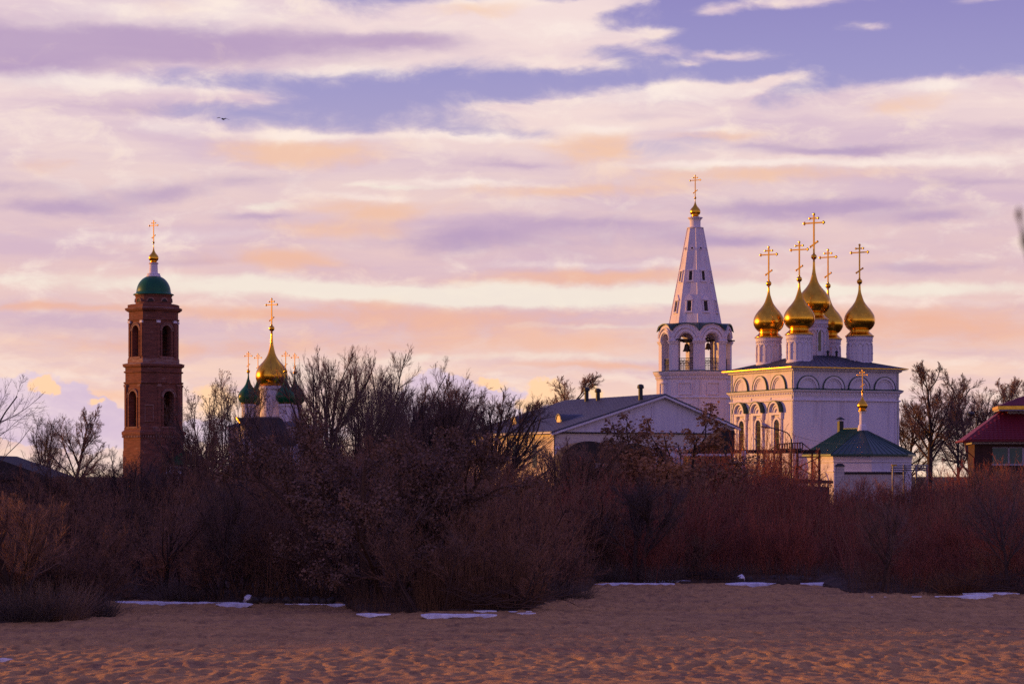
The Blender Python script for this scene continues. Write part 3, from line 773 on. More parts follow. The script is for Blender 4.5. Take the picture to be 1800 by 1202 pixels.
part('middle_ledge', MB().stack(lambda d: cham(3.45 + d, 1.62), [(.34, 18.96), (.34, 19.05), (-.3, 19.22)]), 'brick_pale', bt)
part('upper_base', MB().stack(lambda d: cham(3.0 + d, 1.38), [(.16, 19.0), (.16, 19.75), (.02, 19.85)]), 'brick_pale', bt)
tier(3.0, 1.38, 19.8, 25.1, 1.5, 20.0, 23.65, .36, 'upper_tier')
part('upper_entablature', MB().stack(lambda d: cham(3.0 + d, 1.38), [(.06, 25.1), (.16, 25.2), (.16, 25.35), (.04, 25.4), (.04, 26.3), (.20, 26.4), (.42, 26.62), (.42, 26.8), (.16, 26.84), (.16, 27.35), (-.2, 27.45)]), 'brick', bt)
part('upper_ledge', MB().stack(lambda d: cham(3.0 + d, 1.38), [(.46, 26.81), (.46, 26.87), (.17, 26.95)]), 'brick_pale', bt)
dr = part('dome_drum', MB().lathe([(2.52, 27.3), (2.52, 28.5), (2.62, 28.6), (2.62, 28.85)], 32), 'brick', bt)
for k in range(8):
    T = face_T(k * PI / 4 + R(0), 2.50)
    w = part('lunette', MB(T).arch_disc(.42, 0, 27.75, -.06, .3, 10), 'dark', dr)
    part('arch_moulding', MB(T).arch_ring(.43, .58, 0, 27.75, -.10, .2, 10), 'brick_pale', w)
dm = [(2.85, 28.80), (2.82, 28.90), (2.45, 29.05)] + [(2.42 * math.cos(a) ** .86, 29.05 + 2.5 * math.sin(a)) for a in [R(6 + i * 6.6) for i in range(11)]]
part('dome', MB().lathe(dm, 40), 'green_dome', bt, smooth=True)
part('lantern', MB().lathe([(1.0, 31.25), (1.0, 31.5), (.9, 31.62), (.9, 31.8), (.60, 31.9), (.55, 33.1), (.68, 33.2), (.68, 33.3), (.3, 33.36)], 20), 'trim', bt)
onion(bt, (0, 0, 33.3), .70, 2.5, 2.85, crossrz=R(-78))
bell('bronze bell hanging in the upper right arch of the red brick tower', tl(bt, (.1, -1.6, 22.2)), 1.15, 'church bells')
bell('small bronze bell hanging in the upper left arch of the red brick tower', tl(bt, (-1.9, .3, 22.6)), .80, 'church bells')
part('bell_beam', MB().box(-2.6, 2.6, -1.7, -1.5, 23.62, 23.8).box(-2.0, -1.8, -2.5, 2.5, 23.58, 23.75), 'dark', bt)

# ---------------------------------------------------------------- green-domed church behind the trees
gc = thing('domed_church', 'church with one big gilded dome among four small green domes, half behind bare trees', 'church', at(477.6, 362), R(-8.5))
part('wall', MB().box(-5.2, 5.2, -5.2, 5.2, 0, 10.4), 'plaster', gc)
part('cornice', MB().stack(square, [(5.22, 10.0), (5.5, 10.35), (5.5, 10.6), (5.2, 10.7)]), 'trim', gc)
part('roof', MB().frustum(square(5.6), 10.65, square(2.0), 12.2), 'slate', gc)
part('main_drum', MB().lathe([(1.75, 11.4), (1.75, 16.2), (1.92, 16.35), (1.92, 16.8), (1.5, 16.85)], 28), 'plaster', gc)
onion(gc, (0, 0, 16.8), 2.42, 8.3, 3.9, skirt=False, crossrz=R(-26))
for dx, dy in ((-2.85, -2.85), (2.85, -2.85), (-2.85, 2.85), (2.85, 2.85)):
    part('drum', MB().lathe([(.98, 10.8), (.98, 13.6), (1.12, 13.75), (1.12, 14.05), (.8, 14.1)], 20), 'plaster', gc, (dx, dy, 0))
    part('gilded_ring', MB().lathe([(1.0, 14.05), (1.16, 14.1), (1.0, 14.25)], 20), 'gold', gc, (dx, dy, 0))
    onion(gc, (dx, dy, 14.15), 1.52, 4.55, 2.55, mat='green_dome', skirt=False, crossrz=R(-26))
# steep dark porch roof with a gilded left verge
Dp = 352
a = Vector(at(416, Dp + 2, zat(733, Dp))); b2 = Vector(at(447, Dp - 3.2, zat(781, Dp))); c2 = Vector(at(520, Dp + .5, zat(781, Dp))); d2 = Vector(at(495, Dp + 5.6, zat(733, Dp)))
inv = Matrix.Rotation(R(8.5), 4, 'Z') @ Matrix.Translation(-Vector(at(477.6, 362)))
pts = [inv @ p for p in (a, b2, c2, d2)]
off = Vector((0, 0, -.25))
pr = part('porch_roof', MB().add(pts + [p + off for p in pts], [(0, 1, 2, 3), (7, 6, 5, 4), (0, 4, 5, 1), (1, 5, 6, 2), (2, 6, 7, 3), (3, 7, 4, 0)]), 'dark', gc)
part('gilded_verge', MB().tube([pts[0], pts[1]], .16, 4), 'gold_dull', pr)
pb = [Vector((p.x, p.y, 0)) for p in pts]
ins = lambda p, k: p * (1 - k) + (pts[0] + pts[1] + pts[2] + pts[3]) / 4 * k
q4 = [ins(p, .08) for p in pts]
part('porch_wall', MB().add([(p.x, p.y, 0) for p in q4] + [(p.x, p.y, p.z - .3) for p in q4], [(0, 1, 5, 4), (1, 2, 6, 5), (2, 3, 7, 6), (3, 0, 4, 7)]), 'plaster', gc)

# ---------------------------------------------------------------- house with red roof, far right
DH = 205.0
hs = thing('red_roofed_house', 'dark brick house with a red tiled hipped roof and a small raised upper roof', 'house', at(1714, DH), R(-6))
s_ = FOC / DH
ez = zat(773, DH)               # eaves
L, W2 = 15.0, 7.0
part('wall', MB().box(0, L, 0, W2, 0, ez - .3), 'house_brick', hs)
part('white_frieze', MB().box(-.30, L + .3, -.34, W2, ez - .34, ez - .02), 'board', hs)
RR = [(-.9, -.75, ez + .02), (L + .9, -.75, ez + .02), (L + .9, W2 + .75, ez + .02), (-.9, W2 + .75, ez + .02), (2.75, 2.9, ez + 2.75), (L - 2.7, 2.9, ez + 2.75), (L - 2.7, 4.4, ez + 2.75), (2.75, 4.4, ez + 2.75)]
rf = part('roof', MB().add(RR + [(x, y, z - .16) for x, y, z in RR[:4]], [(0, 1, 5, 4), (1, 2, 6, 5), (2, 3, 7, 6), (3, 0, 4, 7), (4, 5, 6, 7), (8, 9, 1, 0), (9, 10, 2, 1), (10, 11, 3, 2), (11, 8, 0, 3), (11, 10, 9, 8)]), 'red_tile', hs)
def tile_rows(A, B, Cc, Dd, rows, cols, lim):
    """overlapping roof tiles on a sloping trapezium A B (eave) C D (top), each a small proud wedge"""
    A, B, Cc, Dd = map(Vector, (A, B, Cc, Dd)); nrm = (B - A).cross(Dd - A).normalized(); n = 0
    protos = {}
    big = MB()
    Lr = (B - A).length
    tw = Lr / cols; u = (B - A).normalized(); up = (Dd - A) - u * (Dd - A).dot(u); sl = up.length; up.normalize(); th = sl / rows
    me = MB().add([(0, 0, .012), (tw * .5, 0, .075), (tw, 0, .012), (0, th, .004), (tw * .5, th, .03), (tw, th, .004), (0, 0, 0), (tw, 0, 0)],
                  [(0, 1, 4, 3), (1, 2, 5, 4), (6, 7, 2, 1, 0)]).mesh('roof_tile', 'red_tile')
    Mr = Matrix((u, up, nrm)).transposed().to_4x4()
    lo, hi = (Dd - A).dot(u) / sl, (B - Cc).dot(u) / sl
    for r_ in range(rows):
        y = r_ * th
        x0 = lo * (y + th); x1 = Lr - hi * (y + th)
        i = math.ceil(x0 / tw)
        while (i + 1) * tw <= x1:
            p = A + u * (i * tw) + up * y + nrm * .005
            if lim(p) and n < 290:
                o = bpy.data.objects.new('roof_tile', me); C.objects.link(o); o.parent = rf
                o.matrix_local = Matrix.Translation(p) @ Mr; n += 1
            else:
                big.at(Matrix.Translation(p) @ Mr)
                big.add([tuple(v.co) for v in me.vertices], [tuple(q.vertices) for q in me.polygons])
            i += 1
    if big.f:
        part('roof_tiling', big, 'red_tile', rf, kind='stuff')
tile_rows(RR[0], RR[1], RR[5], RR[4], 14, 46, lambda p: p.x < 6.5)
part('gutter', MB().box(-.98, L + .98, -.9, -.76, ez - .16, ez - .02).box(-1.05, -.91, -.76, W2 + .8, ez - .16, ez - .02), 'red_tile', rf)
part('downpipe', MB().tube([(-.85, -.6, ez - .2), (-.8, -.6, ez - .9), (-.1, -.12, ez - 1.5), (-.1, -.12, .5)], .055, 6), 'red_tile', hs)
U0 = 2.05
part('upper_wall', MB().box(U0 + .9, L - 2.2, 2.2, 5.2, ez + 1.5, ez + 2.9), 'board', hs)
us = part('upper_roof', MB().frustum([(U0, 1.1), (L - 1.6, 1.1), (L - 1.6, 6.1), (U0, 6.1)], ez + 2.92, [(U0 + 3.2, 3.4), (L - 4.8, 3.4), (L - 4.8, 3.9), (U0 + 3.2, 3.9)], ez + 4.15), 'red_tile', hs)
part('gilded_fascia', MB().box(U0 - .02, L - 1.58, 1.06, 1.14, ez + 2.62, ez + 2.90).box(U0 - .04, U0 + .05, 1.14, 6.1, ez + 2.62, ez + 2.90), 'gold_dull', us)
part('soffit', MB().box(U0 + .06, L - 1.7, 1.15, 6.0, ez + 2.50, ez + 2.60), 'board', us)
for x0, x1 in ((1.45, 2.75), (2.85, 3.95)):
    w = part('window', MB().box(x0, x1, -.03, .03, zat(815, DH), zat(787, DH)), 'teal', hs)
    part('frame', MB().box(x1 - .02, x1 + .12, -.09, .02, zat(815, DH), zat(787, DH)).box(x0 - .05, x1 + .12, -.12, .02, zat(818, DH), zat(815, DH)).box(x0, x1 - .02, -.08, .02, zat(787, DH), zat(787, DH) + .05), 'board', w)
part('corner_pier', MB().box(-.05, .45, -.07, .02, 0, ez - .36), 'house_brick', hs)

# ---------------------------------------------------------------- rusty gantry, sheds, walls, lamps
DG = 232.0
gz = zat(796, DG)
X0, X1 = at(1285, DG)[0], at(1445, DG)[0]
gn = thing('steel_gantry', 'rust-red steel gantry with a small railed platform on its flat beam', 'gantry', (X0, DG, 0), R(6))
Lg = (X1 - X0)
part('beam', MB().box(0, Lg, -.18, .18, gz, gz + .32).box(0, Lg, 2.8, 3.1, gz, gz + .32), 'rust_steel', gn)
part('lower_beam', MB().box(Lg * .74, Lg - .1, -.1, .1, gz - .46, gz - .36), 'rust_steel', gn)
for x in (0, Lg * .36, Lg * .545, Lg * .73, Lg - .2):
    part('post', MB().box(x, x + .2, -.13, .13, 0, gz), 'rust_steel', gn)
    part('post', MB().box(x, x + .16, 2.85, 3.05, 0, gz), 'rust_steel', gn)
for xa, za, xb, zb in ((Lg * .74, gz - 1.4, Lg - .1, gz - .4), (Lg * .74, gz - 1.3, Lg - .1, gz - 2.5), (Lg - 1.0, gz - .3, Lg - .1, gz - 1.6), (Lg * .38, gz - .2, Lg * .54, gz - 1.8), (Lg * .55, gz - .4, Lg * .73, gz - 1.6)):
    part('brace', MB().tube([(xa, 0, za), (xb, 0, zb)], .055, 5), 'rust_steel', gn)
part('gusset_plate', MB().box(Lg * .74, Lg * .79, -.1, .1, gz - 1.5, gz - 1.2), 'rust_steel', gn)
px0, px1 = at(1366, DG)[0] - X0, at(1412, DG)[0] - X0
pf = part('platform', MB().box(px0, px1, -.3, 1.2, gz + .34, gz + .44), 'rust_steel', gn)
part('handrail', MB().tube([(px0, -.25, gz + .86), (px1, -.25, gz + 1.0)], .05, 5), 'rust_steel', pf)
for i in range(11):
    f = i / 10; x = px0 + (px1 - px0) * f
    part('baluster', MB().box(x - .05, x + .05, -.30, -.20, gz + .44, gz + .82 + .14 * f), 'rust_steel', pf)
for a, b2 in (((px0 - .6, gz + .33), (px0 + .1, gz + .8)), ((px1, gz + .95), (px1 + .75, gz + .33))): part('stair_rail', MB().tube([(a[0], -.25, a[1]), (b2[0], -.25, b2[1])], .05, 5), 'rust_steel', pf)

def shed(name, label, px0, px1, D, ytop, rise, mat, roofmat, depth=7, rz=0, cat='shed', over=.35):
    x0, x1 = at(px0, D)[0], at(px1, D)[0]; z1 = zat(ytop, D)
    t = thing(name, label, cat, (x0, D, 0), rz)
    w = x1 - x0
    part('wall', MB().box(0, w, 0, depth, 0, z1 - rise - .4), mat, t)
    return t, w, z1
t, w, z1 = shed('blue_shed', 'low shed with blue-grey front under the rusty gantry', 1345, 1458, 222, 838, .5, 'blue_shed', 'dark')
part('roof', MB().prism_y([(-.3, z1 - .6), (w + .3, z1 - .6), (w + .3, z1 - .35), (-.3, z1)], -.4, 7.4), 'dark', t)
for i in range(7): part('cladding_rib', MB().box(.2 + i * w / 7, .3 + i * w / 7, -.05, .02, .2, z1 - .7), 'blue_shed', t)
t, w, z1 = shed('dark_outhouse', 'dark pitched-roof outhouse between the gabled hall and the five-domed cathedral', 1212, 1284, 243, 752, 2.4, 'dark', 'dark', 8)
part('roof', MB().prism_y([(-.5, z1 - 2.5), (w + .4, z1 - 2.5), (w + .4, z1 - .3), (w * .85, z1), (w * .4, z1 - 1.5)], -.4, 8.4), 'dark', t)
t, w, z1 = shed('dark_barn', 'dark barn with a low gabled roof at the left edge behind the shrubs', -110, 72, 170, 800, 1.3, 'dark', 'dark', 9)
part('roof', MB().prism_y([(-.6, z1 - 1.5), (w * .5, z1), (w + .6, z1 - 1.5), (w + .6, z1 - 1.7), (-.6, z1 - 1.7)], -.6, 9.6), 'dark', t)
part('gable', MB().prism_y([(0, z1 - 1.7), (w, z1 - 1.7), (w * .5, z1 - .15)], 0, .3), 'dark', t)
t, w, z1 = shed('green_roofed_house', 'small white house with a green pitched roof at the foot of the brick tower', 292, 352, 300, 792, 1.5, 'plaster', 'green_metal', 8)
part('roof', MB().prism_y([(-.4, z1 - 1.6), (w * .55, z1), (w + .4, z1 - 1.6), (w + .4, z1 - 1.75), (-.4, z1 - 1.75)], -.4, 8.4), 'green_dome', t)
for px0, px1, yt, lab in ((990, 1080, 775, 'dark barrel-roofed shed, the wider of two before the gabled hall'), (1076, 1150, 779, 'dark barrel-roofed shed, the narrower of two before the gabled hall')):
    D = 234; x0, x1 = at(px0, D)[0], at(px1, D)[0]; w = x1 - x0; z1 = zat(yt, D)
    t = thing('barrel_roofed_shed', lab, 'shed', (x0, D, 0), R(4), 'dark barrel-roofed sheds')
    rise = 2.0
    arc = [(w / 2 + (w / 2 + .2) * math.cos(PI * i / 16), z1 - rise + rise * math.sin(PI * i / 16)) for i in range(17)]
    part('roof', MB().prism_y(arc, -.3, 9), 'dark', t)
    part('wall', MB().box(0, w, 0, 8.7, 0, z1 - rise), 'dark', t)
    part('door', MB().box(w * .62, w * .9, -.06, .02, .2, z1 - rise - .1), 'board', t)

DW = 243
x0, x1 = at(1484, DW)[0], at(1592, DW)[0]
zt = zat(829, DW)
bw = thing('brick_wall', 'pale brick yard wall with a taller square gate pillar at its left end', 'wall', (x0, DW, 0), R(3))
w = x1 - x0
part('wall', MB().box(0, w, 0, .38, 0, zt - .22), 'lime_brick', bw)
part('coping', MB().box(-.05, w + .05, -.12, .5, zt - .22, zt), 'dark', bw)
pp = part('gate_pillar', MB().box(-.80, -.02, -.15, .62, 0, zat(819, DW)), 'lime_brick', bw)
part('pillar_cap', MB().frustum([(-.92, -.27), (.10, -.27), (.10, .74), (-.92, .74)], zat(819, DW), [(-.6, .05), (-.2, .05), (-.2, .4), (-.6, .4)], zat(816, DW) + .1), 'dark', pp)
me = MB().box(0, .50, -.018, .02, 0, .13).mesh('brick', 'lime_brick')
for r_ in range(12):
    for c_ in range(int(w / .56)):
        part('brick', me, None, bw, (.04 + c_ * .56 + (.28 if r_ % 2 else 0), 0, zt - .40 - r_ * .165))
DPp = 236
pg = thing('raised_pipe', 'grey pipeline on short posts passing above the right end of the yard wall', 'pipe', at(1566, DPp), R(2))
wp = at(1632, DPp)[0] - at(1566, DPp)[0]
for i, y in enumerate((818, 822, 826)): part('pipe_run', MB().tube([(0, .2 * i, zat(y, DPp)), (wp, .2 * i, zat(y, DPp))], .06, 6), 'pipe', pg)
for f in (.05, .35, .68, .97): part('support', MB().box(wp * f, wp * f + .1, -.05, .55, 0, zat(816, DPp)), 'pipe', pg)
part('valve', MB().box(.1, .55, -.1, .5, zat(819, DPp), zat(816, DPp)), 'yellow', pg)

DL = 218
sl = thing('street_lamp', 'grey street lamp with long curved arm before the five-domed cathedral', 'street lamp', at(1391, DL))
zl = lambda y: zat(y, DL)
xl = lambda px: (px - 1391) / FOC * DL
part('pole', MB().tube([(0, 0, 0), (0, 0, zl(785))], [.12, .09], 10), 'dark_metal', sl)
part('arm', MB().tube([(0, 0, zl(785)), (xl(1390.5), 0, zl(772)), (xl(1388), 0, zl(765)), (xl(1383), 0, zl(760)), (xl(1372), 0, zl(756)), (xl(1354), 0, zl(751.5))], .055, 8), 'dark_metal', sl)
part('lamp_head', MB().tube([(xl(1355), 0, zl(751.8)), (xl(1350), 0, zl(750)), (xl(1346), 0, zl(748.7)), (xl(1339), 0, zl(747)), (xl(1337.5), 0, zl(747))], [.07, .14, .21, .19, .05], 10), 'zinc', sl)
part('lamp_lens', MB().ball((xl(1343), 0, zl(749.6)), .2, 10, 6, 1.5, 1, .6), 'zinc', sl)
part('stay', MB().tube([(xl(1381), 0, zl(760.5)), (xl(1381), 0, zl(781))], .025, 5), 'dark_metal', sl)
DL2 = 212
s2 = thing('street_lamp', 'dark street lamp rising behind the left slope of the red roof', 'street lamp', at(1717, DL2))
part('pole', MB().tube([(0, 0, 0), (0, 0, zat(745, DL2)), (-.05, 0, zat(735, DL2)), (-.25, 0, zat(730, DL2))], .06, 8), 'dark_metal', s2)
part('lamp_head', MB().ball((-.52, 0, zat(727.5, DL2)), .27, 10, 6, 1.3, 1, .75), 'dark_metal', s2)
DX = 228
gx_ = thing('gate_cross', 'small gilded cross on a gate post below the lit windows of the cathedral', 'cross', at(1307, DX))
part('post', MB().box(-.2, .2, -.2, .2, 0, zat(792, DX)), 'plaster', gx_)
part('onion_finial', MB().lathe([(.16 * r, zat(792, DX) + .2 * z) for r, z in ONION], 14), 'gold', gx_, smooth=True)
part('cross', cross_mb(1.25, False), 'gilt', gx_, (0, 0, zat(789, DX)))
a, b2, D = at(1392, DL, zat(764, DL)), at(1520, 262, zat(776, 262)), 0
pts = [tuple(Vector(a).lerp(Vector(b2), i / 12) - Vector((0, 0, .5 * math.sin(PI * i / 12)))) for i in range(13)]
tag(part('power_cable', MB().tube(pts, .018, 4), 'dark_metal', None), 'thin dark overhead cable sagging from the curved lamp towards the green chapel roof', 'cable')

# bird
bi = MB()
bi.tube([(-.34, 0, 0), (-.20, 0, .03), (0, 0, .02), (.16, 0, -.01), (.34, 0, 0)], [.015, .07, .09, .06, .012], 8)
def wing(sg):
    root = [(-.12, sg * .05, .04), (.10, sg * .05, .03)]
    mid = [(-.16, sg * .38, .16), (.04, sg * .40, .13)]
    tip = [(-.02, sg * .78, .05), (.05, sg * .76, .04)]
    P_ = root + mid + tip
    bi.add(P_ + [(x, y, z - .015) for x, y, z in P_], [(0, 1, 3, 2), (2, 3, 5, 4), (7, 6, 8, 9), (9, 8, 10, 11), (0, 2, 8, 6), (2, 4, 10, 8), (1, 7, 9, 3), (3, 9, 11, 5), (4, 5, 11, 10)])
wing(1); wing(-1)
o = part('bird', bi, 'dark', None, at(392, 260, zat(210, 260)), R(62))
o.rotation_euler = (R(10), 0, R(68))
tag(o, 'dark bird gliding with spread wings in the sky above the brick tower', 'bird')

# ---------------------------------------------------------------- ground, sand beach
rng = np.random.default_rng(7)
def vnoise(x, y, seed=0):
    """smooth value noise on arrays"""
    xi = np.floor(x).astype(np.int64); yi = np.floor(y).astype(np.int64)
    fx = x - xi; fy = y - yi
    fx = fx * fx * (3 - 2 * fx); fy = fy * fy * (3 - 2 * fy)
    def h(i, j):
        n = (i * 374761393 + j * 668265263 + seed * 974711) & 0x7fffffff
        n = ((n ^ (n >> 13)) * 1274126177) & 0x7fffffff
        n = n ^ (n >> 16)
        return (n & 0xffff) / 65535.0
    a = h(xi, yi); b = h(xi + 1, yi); c = h(xi, yi + 1); d = h(xi + 1, yi + 1)
    return (a * (1 - fx) + b * fx) * (1 - fy) + (c * (1 - fx) + d * fx) * fy
def fbm(x, y, o=4, seed=0):
    r = 0; a = .5
    for i in range(o): r = r + a * vnoise(x * 2 ** i, y * 2 ** i, seed + i); a *= .5
    return r
def np_mesh(name, V, F, mat, smooth=True, mats=None, mi=None):
    """V (n,3); F (m,k) all faces with k corners"""
    me = bpy.data.meshes.new(name)
    m, k_ = F.shape
    me.vertices.add(len(V)); me.vertices.foreach_set('co', np.asarray(V, np.float32).ravel())
    me.loops.add(m * k_); me.loops.foreach_set('vertex_index', F.astype(np.int32).ravel())
    me.polygons.add(m); me.polygons.foreach_set('loop_start', np.arange(0, m * k_, k_, dtype=np.int32))
    me.polygons.foreach_set('loop_total', np.full(m, k_, np.int32))
    if smooth: me.polygons.foreach_set('use_smooth', np.ones(m, bool))
    me.materials.append(MAT[mat]); me.update(calc_edges=True)
    return me
def grid_faces(nr, nc):
    i = (np.arange(nr - 1)[:, None] * nc + np.arange(nc - 1)[None, :]).ravel()
    return np.stack([i, i + 1, i + nc + 1, i + nc], 1)

m, b = new_mat('beach_sand', .95, 0, .15)
co = objco()
n1 = noise(scaled(co, (.35, .9, 1)), 1.0, 6, .65); n2 = noise(scaled(co, (1, .35, 1)), 4.0, 5, .7); n3 = noise(scaled(co, (.12, .5, 1)), 1.0, 4, .6)
col = mix(sstep(n1, .35, .68), (.52, .275, .100), (.37, .192, .076))
col = mix(Ex.m('MULTIPLY', sstep(n2, .42, .68), .75), col, (.58, .31, .125))
col = mix(Ex.m('MULTIPLY', sstep(n3, .52, .72), .55), col, (.26, .130, .085))
n4 = noise(scaled(co, (2.6, .9, 1)), 1.0, 6, .7); n5 = noise(scaled(co, (7, 2.2, 1)), 1.0, 4, .6)
col = mix(Ex.m('MULTIPLY', sstep(n4, .50, .66), .60), col, (.17, .090, .052))
col = mix(Ex.m('MULTIPLY', sstep(n5, .54, .70), .50), col, (.16, .085, .052))
Ex.nt.links.new(col, b.inputs['Base Color'])
bump(b, noise(scaled(co, (1, .5, 1)), 11, 6, .75), .9, .05)
MAT['sand'] = m
MAT['soil'] = mottled('dark_litter_soil', (.10, .060, .042), (.055, .036, .028), .98, 0, (1, 1, 1), 1.2, .35, .65, .8, .1)
MAT['meadow'] = mottled('dead_meadow', (.060, .038, .026), (.040, .026, .022), .98, 0, (.3, .3, 1), .6, .35, .65, .5, .1)

g = MB().add([(-4000, -300, -.30), (4000, -300, -.30), (4000, 6000, -.30), (-4000, 6000, -.30)], [(0, 1, 2, 3)])
tag(part('ground', g, 'meadow', None), 'flat dead meadow running back behind the shrubs', 'ground', kind='structure')

ys = np.concatenate([[-60, -20, 10, 26], np.concatenate([np.arange(35, 56, .10), np.arange(56, 84, .16)])])
xs = np.concatenate([[-160, -90, -50, -30], np.arange(-20, 20, .065), [30, 50, 90, 160]])
X, Y = np.meshgrid(xs, ys)
Z = (fbm(X * .7, Y * .9 + 7, 4, 15) - .45) * .10 * np.clip((Y - 50) / 10, 0, 1) + (fbm(X * .16, Y * .16, 3, 1) - .45) * .28 + (fbm(X * .9, Y * 1.1, 3, 5) - .45) * .085
Z += (fbm(X * 4.5, Y * 1.9, 3, 55) - .45) * .044
# cart ruts running across the picture
for yr, am, ph in ((63.5, .035, 0), (65.0, .03, 1.3), (58.0, .03, 2.2), (56.6, .03, .4), (70.0, .03, 3.0)):
    Z -= am * np.exp(-((Y - yr - .7 * np.sin(X * .13 + ph)) / .22) ** 2) - am * .7 * np.exp(-((Y - yr - .5 - .7 * np.sin(X * .13 + ph)) / .25) ** 2)
iy0 = 4; ix0 = 4
ys = ys
Zf = Z[iy0:, ix0:-4]; yy = ys[iy0:]; xx = xs[ix0:-4]
for k in range(26000):
    cx = rng.uniform(-19.8, 19.8); cy = 35.2 + 48 * rng.random()
    if fbm(np.array(cx * .22), np.array(cy * .22), 2, 40) < .20: continue
    l = rng.uniform(.06, .15); w = l * rng.uniform(1.2, 2.4) * (1 + max(0, cy - 48) / 30); dp = rng.uniform(.006, .030); a = rng.uniform(-.5, .5)
    i0, i1 = np.searchsorted(yy, (cy - 2.6 * l, cy + 2.6 * l)); j0, j1 = np.searchsorted(xx, (cx - 2.6 * l, cx + 2.6 * l))
    if i1 <= i0 or j1 <= j0: continue
    dx = xx[None, j0:j1] - cx; dy = yy[i0:i1, None] - cy
    u = (dx * math.cos(a) + dy * math.sin(a)) / l; v = (-dx * math.sin(a) + dy * math.cos(a)) / w
    r2 = u * u + v * v
    Zf[i0:i1, j0:j1] += dp * (-np.exp(-r2 * 1.1) + .38 * np.exp(-(np.sqrt(r2) - 1.5) ** 2 * 3.0))
Z[iy0:, ix0:-4] = Zf
Z -= .02
V = np.stack([X, Y, Z], -1).reshape(-1, 3)
sand = bpy.data.objects.new('beach', np_mesh('beach', V, grid_faces(len(ys), len(xs)), 'sand')); C.objects.link(sand)
tag(sand, 'brown trampled sand beach full of footprints', 'beach', kind='structure')

# edge of the scrub: depth at which the dark verge begins, per picture column
EDGE = [(-400, 57), (0, 57.5), (100, 58.5), (170, 60), (190, 67), (600, 67), (625, 62.5), (930, 62.5), (960, 66), (1030, 73), (1050, 79), (1470, 79.5), (1495, 71.5), (1790, 71.5), (2200, 70)]
def edge(px): return np.interp(px, [e[0] for e in EDGE], [e[1] for e in EDGE])
cols = np.linspace(-22, 24, 420)
def edgeX(x):
    d = np.full_like(x, 70.0)
    for _ in range(12): d = .5 * d + .5 * edge(900 + FOC * x / d)
    return d
ed = edgeX(cols) + (fbm(cols * 1.3, cols * 0 + 3, 4, 9) - .45) * 1.8
tt = np.concatenate([np.linspace(0, 1, 14) ** 1.5 * 7, np.linspace(8, 175, 60)])
VX = np.repeat(cols[None, :], len(tt), 0); VY = ed[None, :] + tt[:, None]
VX = VX * (1 + tt[:, None] / 75.0)
ZZ = np.minimum(tt[:, None] * .05, .14) + (fbm(VX * 1.1, VY * 1.1, 4, 21) - .42) * .16 * np.minimum(1, .12 + tt[:, None] * .7)
ZZ[0, :] = -.22; ZZ[1:, :] += 0.02
verge = bpy.data.objects.new('verge', np_mesh('verge', np.stack([VX, VY, ZZ], -1).reshape(-1, 3), grid_faces(len(tt), len(cols)), 'soil')); C.objects.link(verge)
tag(verge, 'dark bank of litter and soil where the scrub begins', 'verge', kind='structure')

# unseen bank added on the left to keep the evening sun off the scrub
by = np.linspace(BANK0 - 3, 156, 130); bt_ = np.linspace(0, 1, 36)
BT, BY = np.meshgrid(bt_, by)
BX = -.2118 * BY - 2.6 - 17 * BT
prof = np.clip(BT / .42, 0, 1) * np.clip((1 - BT) / .45, 0, 1); prof = prof * prof * (3 - 2 * prof)
fall = np.clip((BY - BANK0) / 6.0, 0, 1) * np.clip((152 - BY) / 16, 0, 1)
BZ = (BANKH + 2.6 * (fbm(BX * .12, BY * .12, 3, 31) - .45) + 1.8 * (fbm(BX * .5, BY * .5, 4, 33) - .45)) * prof * fall - .35
bank = bpy.data.objects.new('river_bank', np_mesh('river_bank', np.stack([BX, BY, BZ], -1).reshape(-1, 3), grid_faces(130, 36), 'soil')); C.objects.link(bank)
gb = np.random.default_rng(77); nb = 5200  # unseen rods added on and before the bank, softening its shadow edge
yb = gb.uniform(53, 74, nb); xb = -.2118 * yb - 3.0 - 13 * gb.random(nb)
hb = gb.uniform(1.0, 4.4, nb) * np.clip((yb - 49) / 9, .2, 1) * (.3 + 1.2 * fbm(xb * .5, yb * .5, 3, 61))
lb = R(14) * np.abs(gb.normal(size=nb)); ab = gb.random(nb) * 2 * PI
n2 = 11000; ii = gb.integers(0, 130, n2); jj = gb.integers(0, 34, n2)
jx = gb.normal(size=(n2, 2)) * .35
lb2 = R(16) * np.abs(gb.normal(size=n2)); ab2 = gb.random(n2) * 2 * PI
xb = np.concatenate([xb, BX[ii, jj] + jx[:, 0]]); yb = np.concatenate([yb, BY[ii, jj] + jx[:, 1]])
zb = np.concatenate([np.full(nb, -.2), BZ[ii, jj] - .4]); hb = np.concatenate([hb, gb.uniform(1.0, 3.4, n2)])
lb = np.concatenate([lb, lb2]); ab = np.concatenate([ab, ab2])
SHADE_SCRUB = (np.stack([xb, yb, zb], 1), np.stack([np.sin(lb) * np.cos(ab), np.sin(lb) * np.sin(ab), np.cos(lb)], 1), hb, gb)
tag(bank, 'unseen bank added left of the beach to shade the scrub', 'bank', kind='structure')

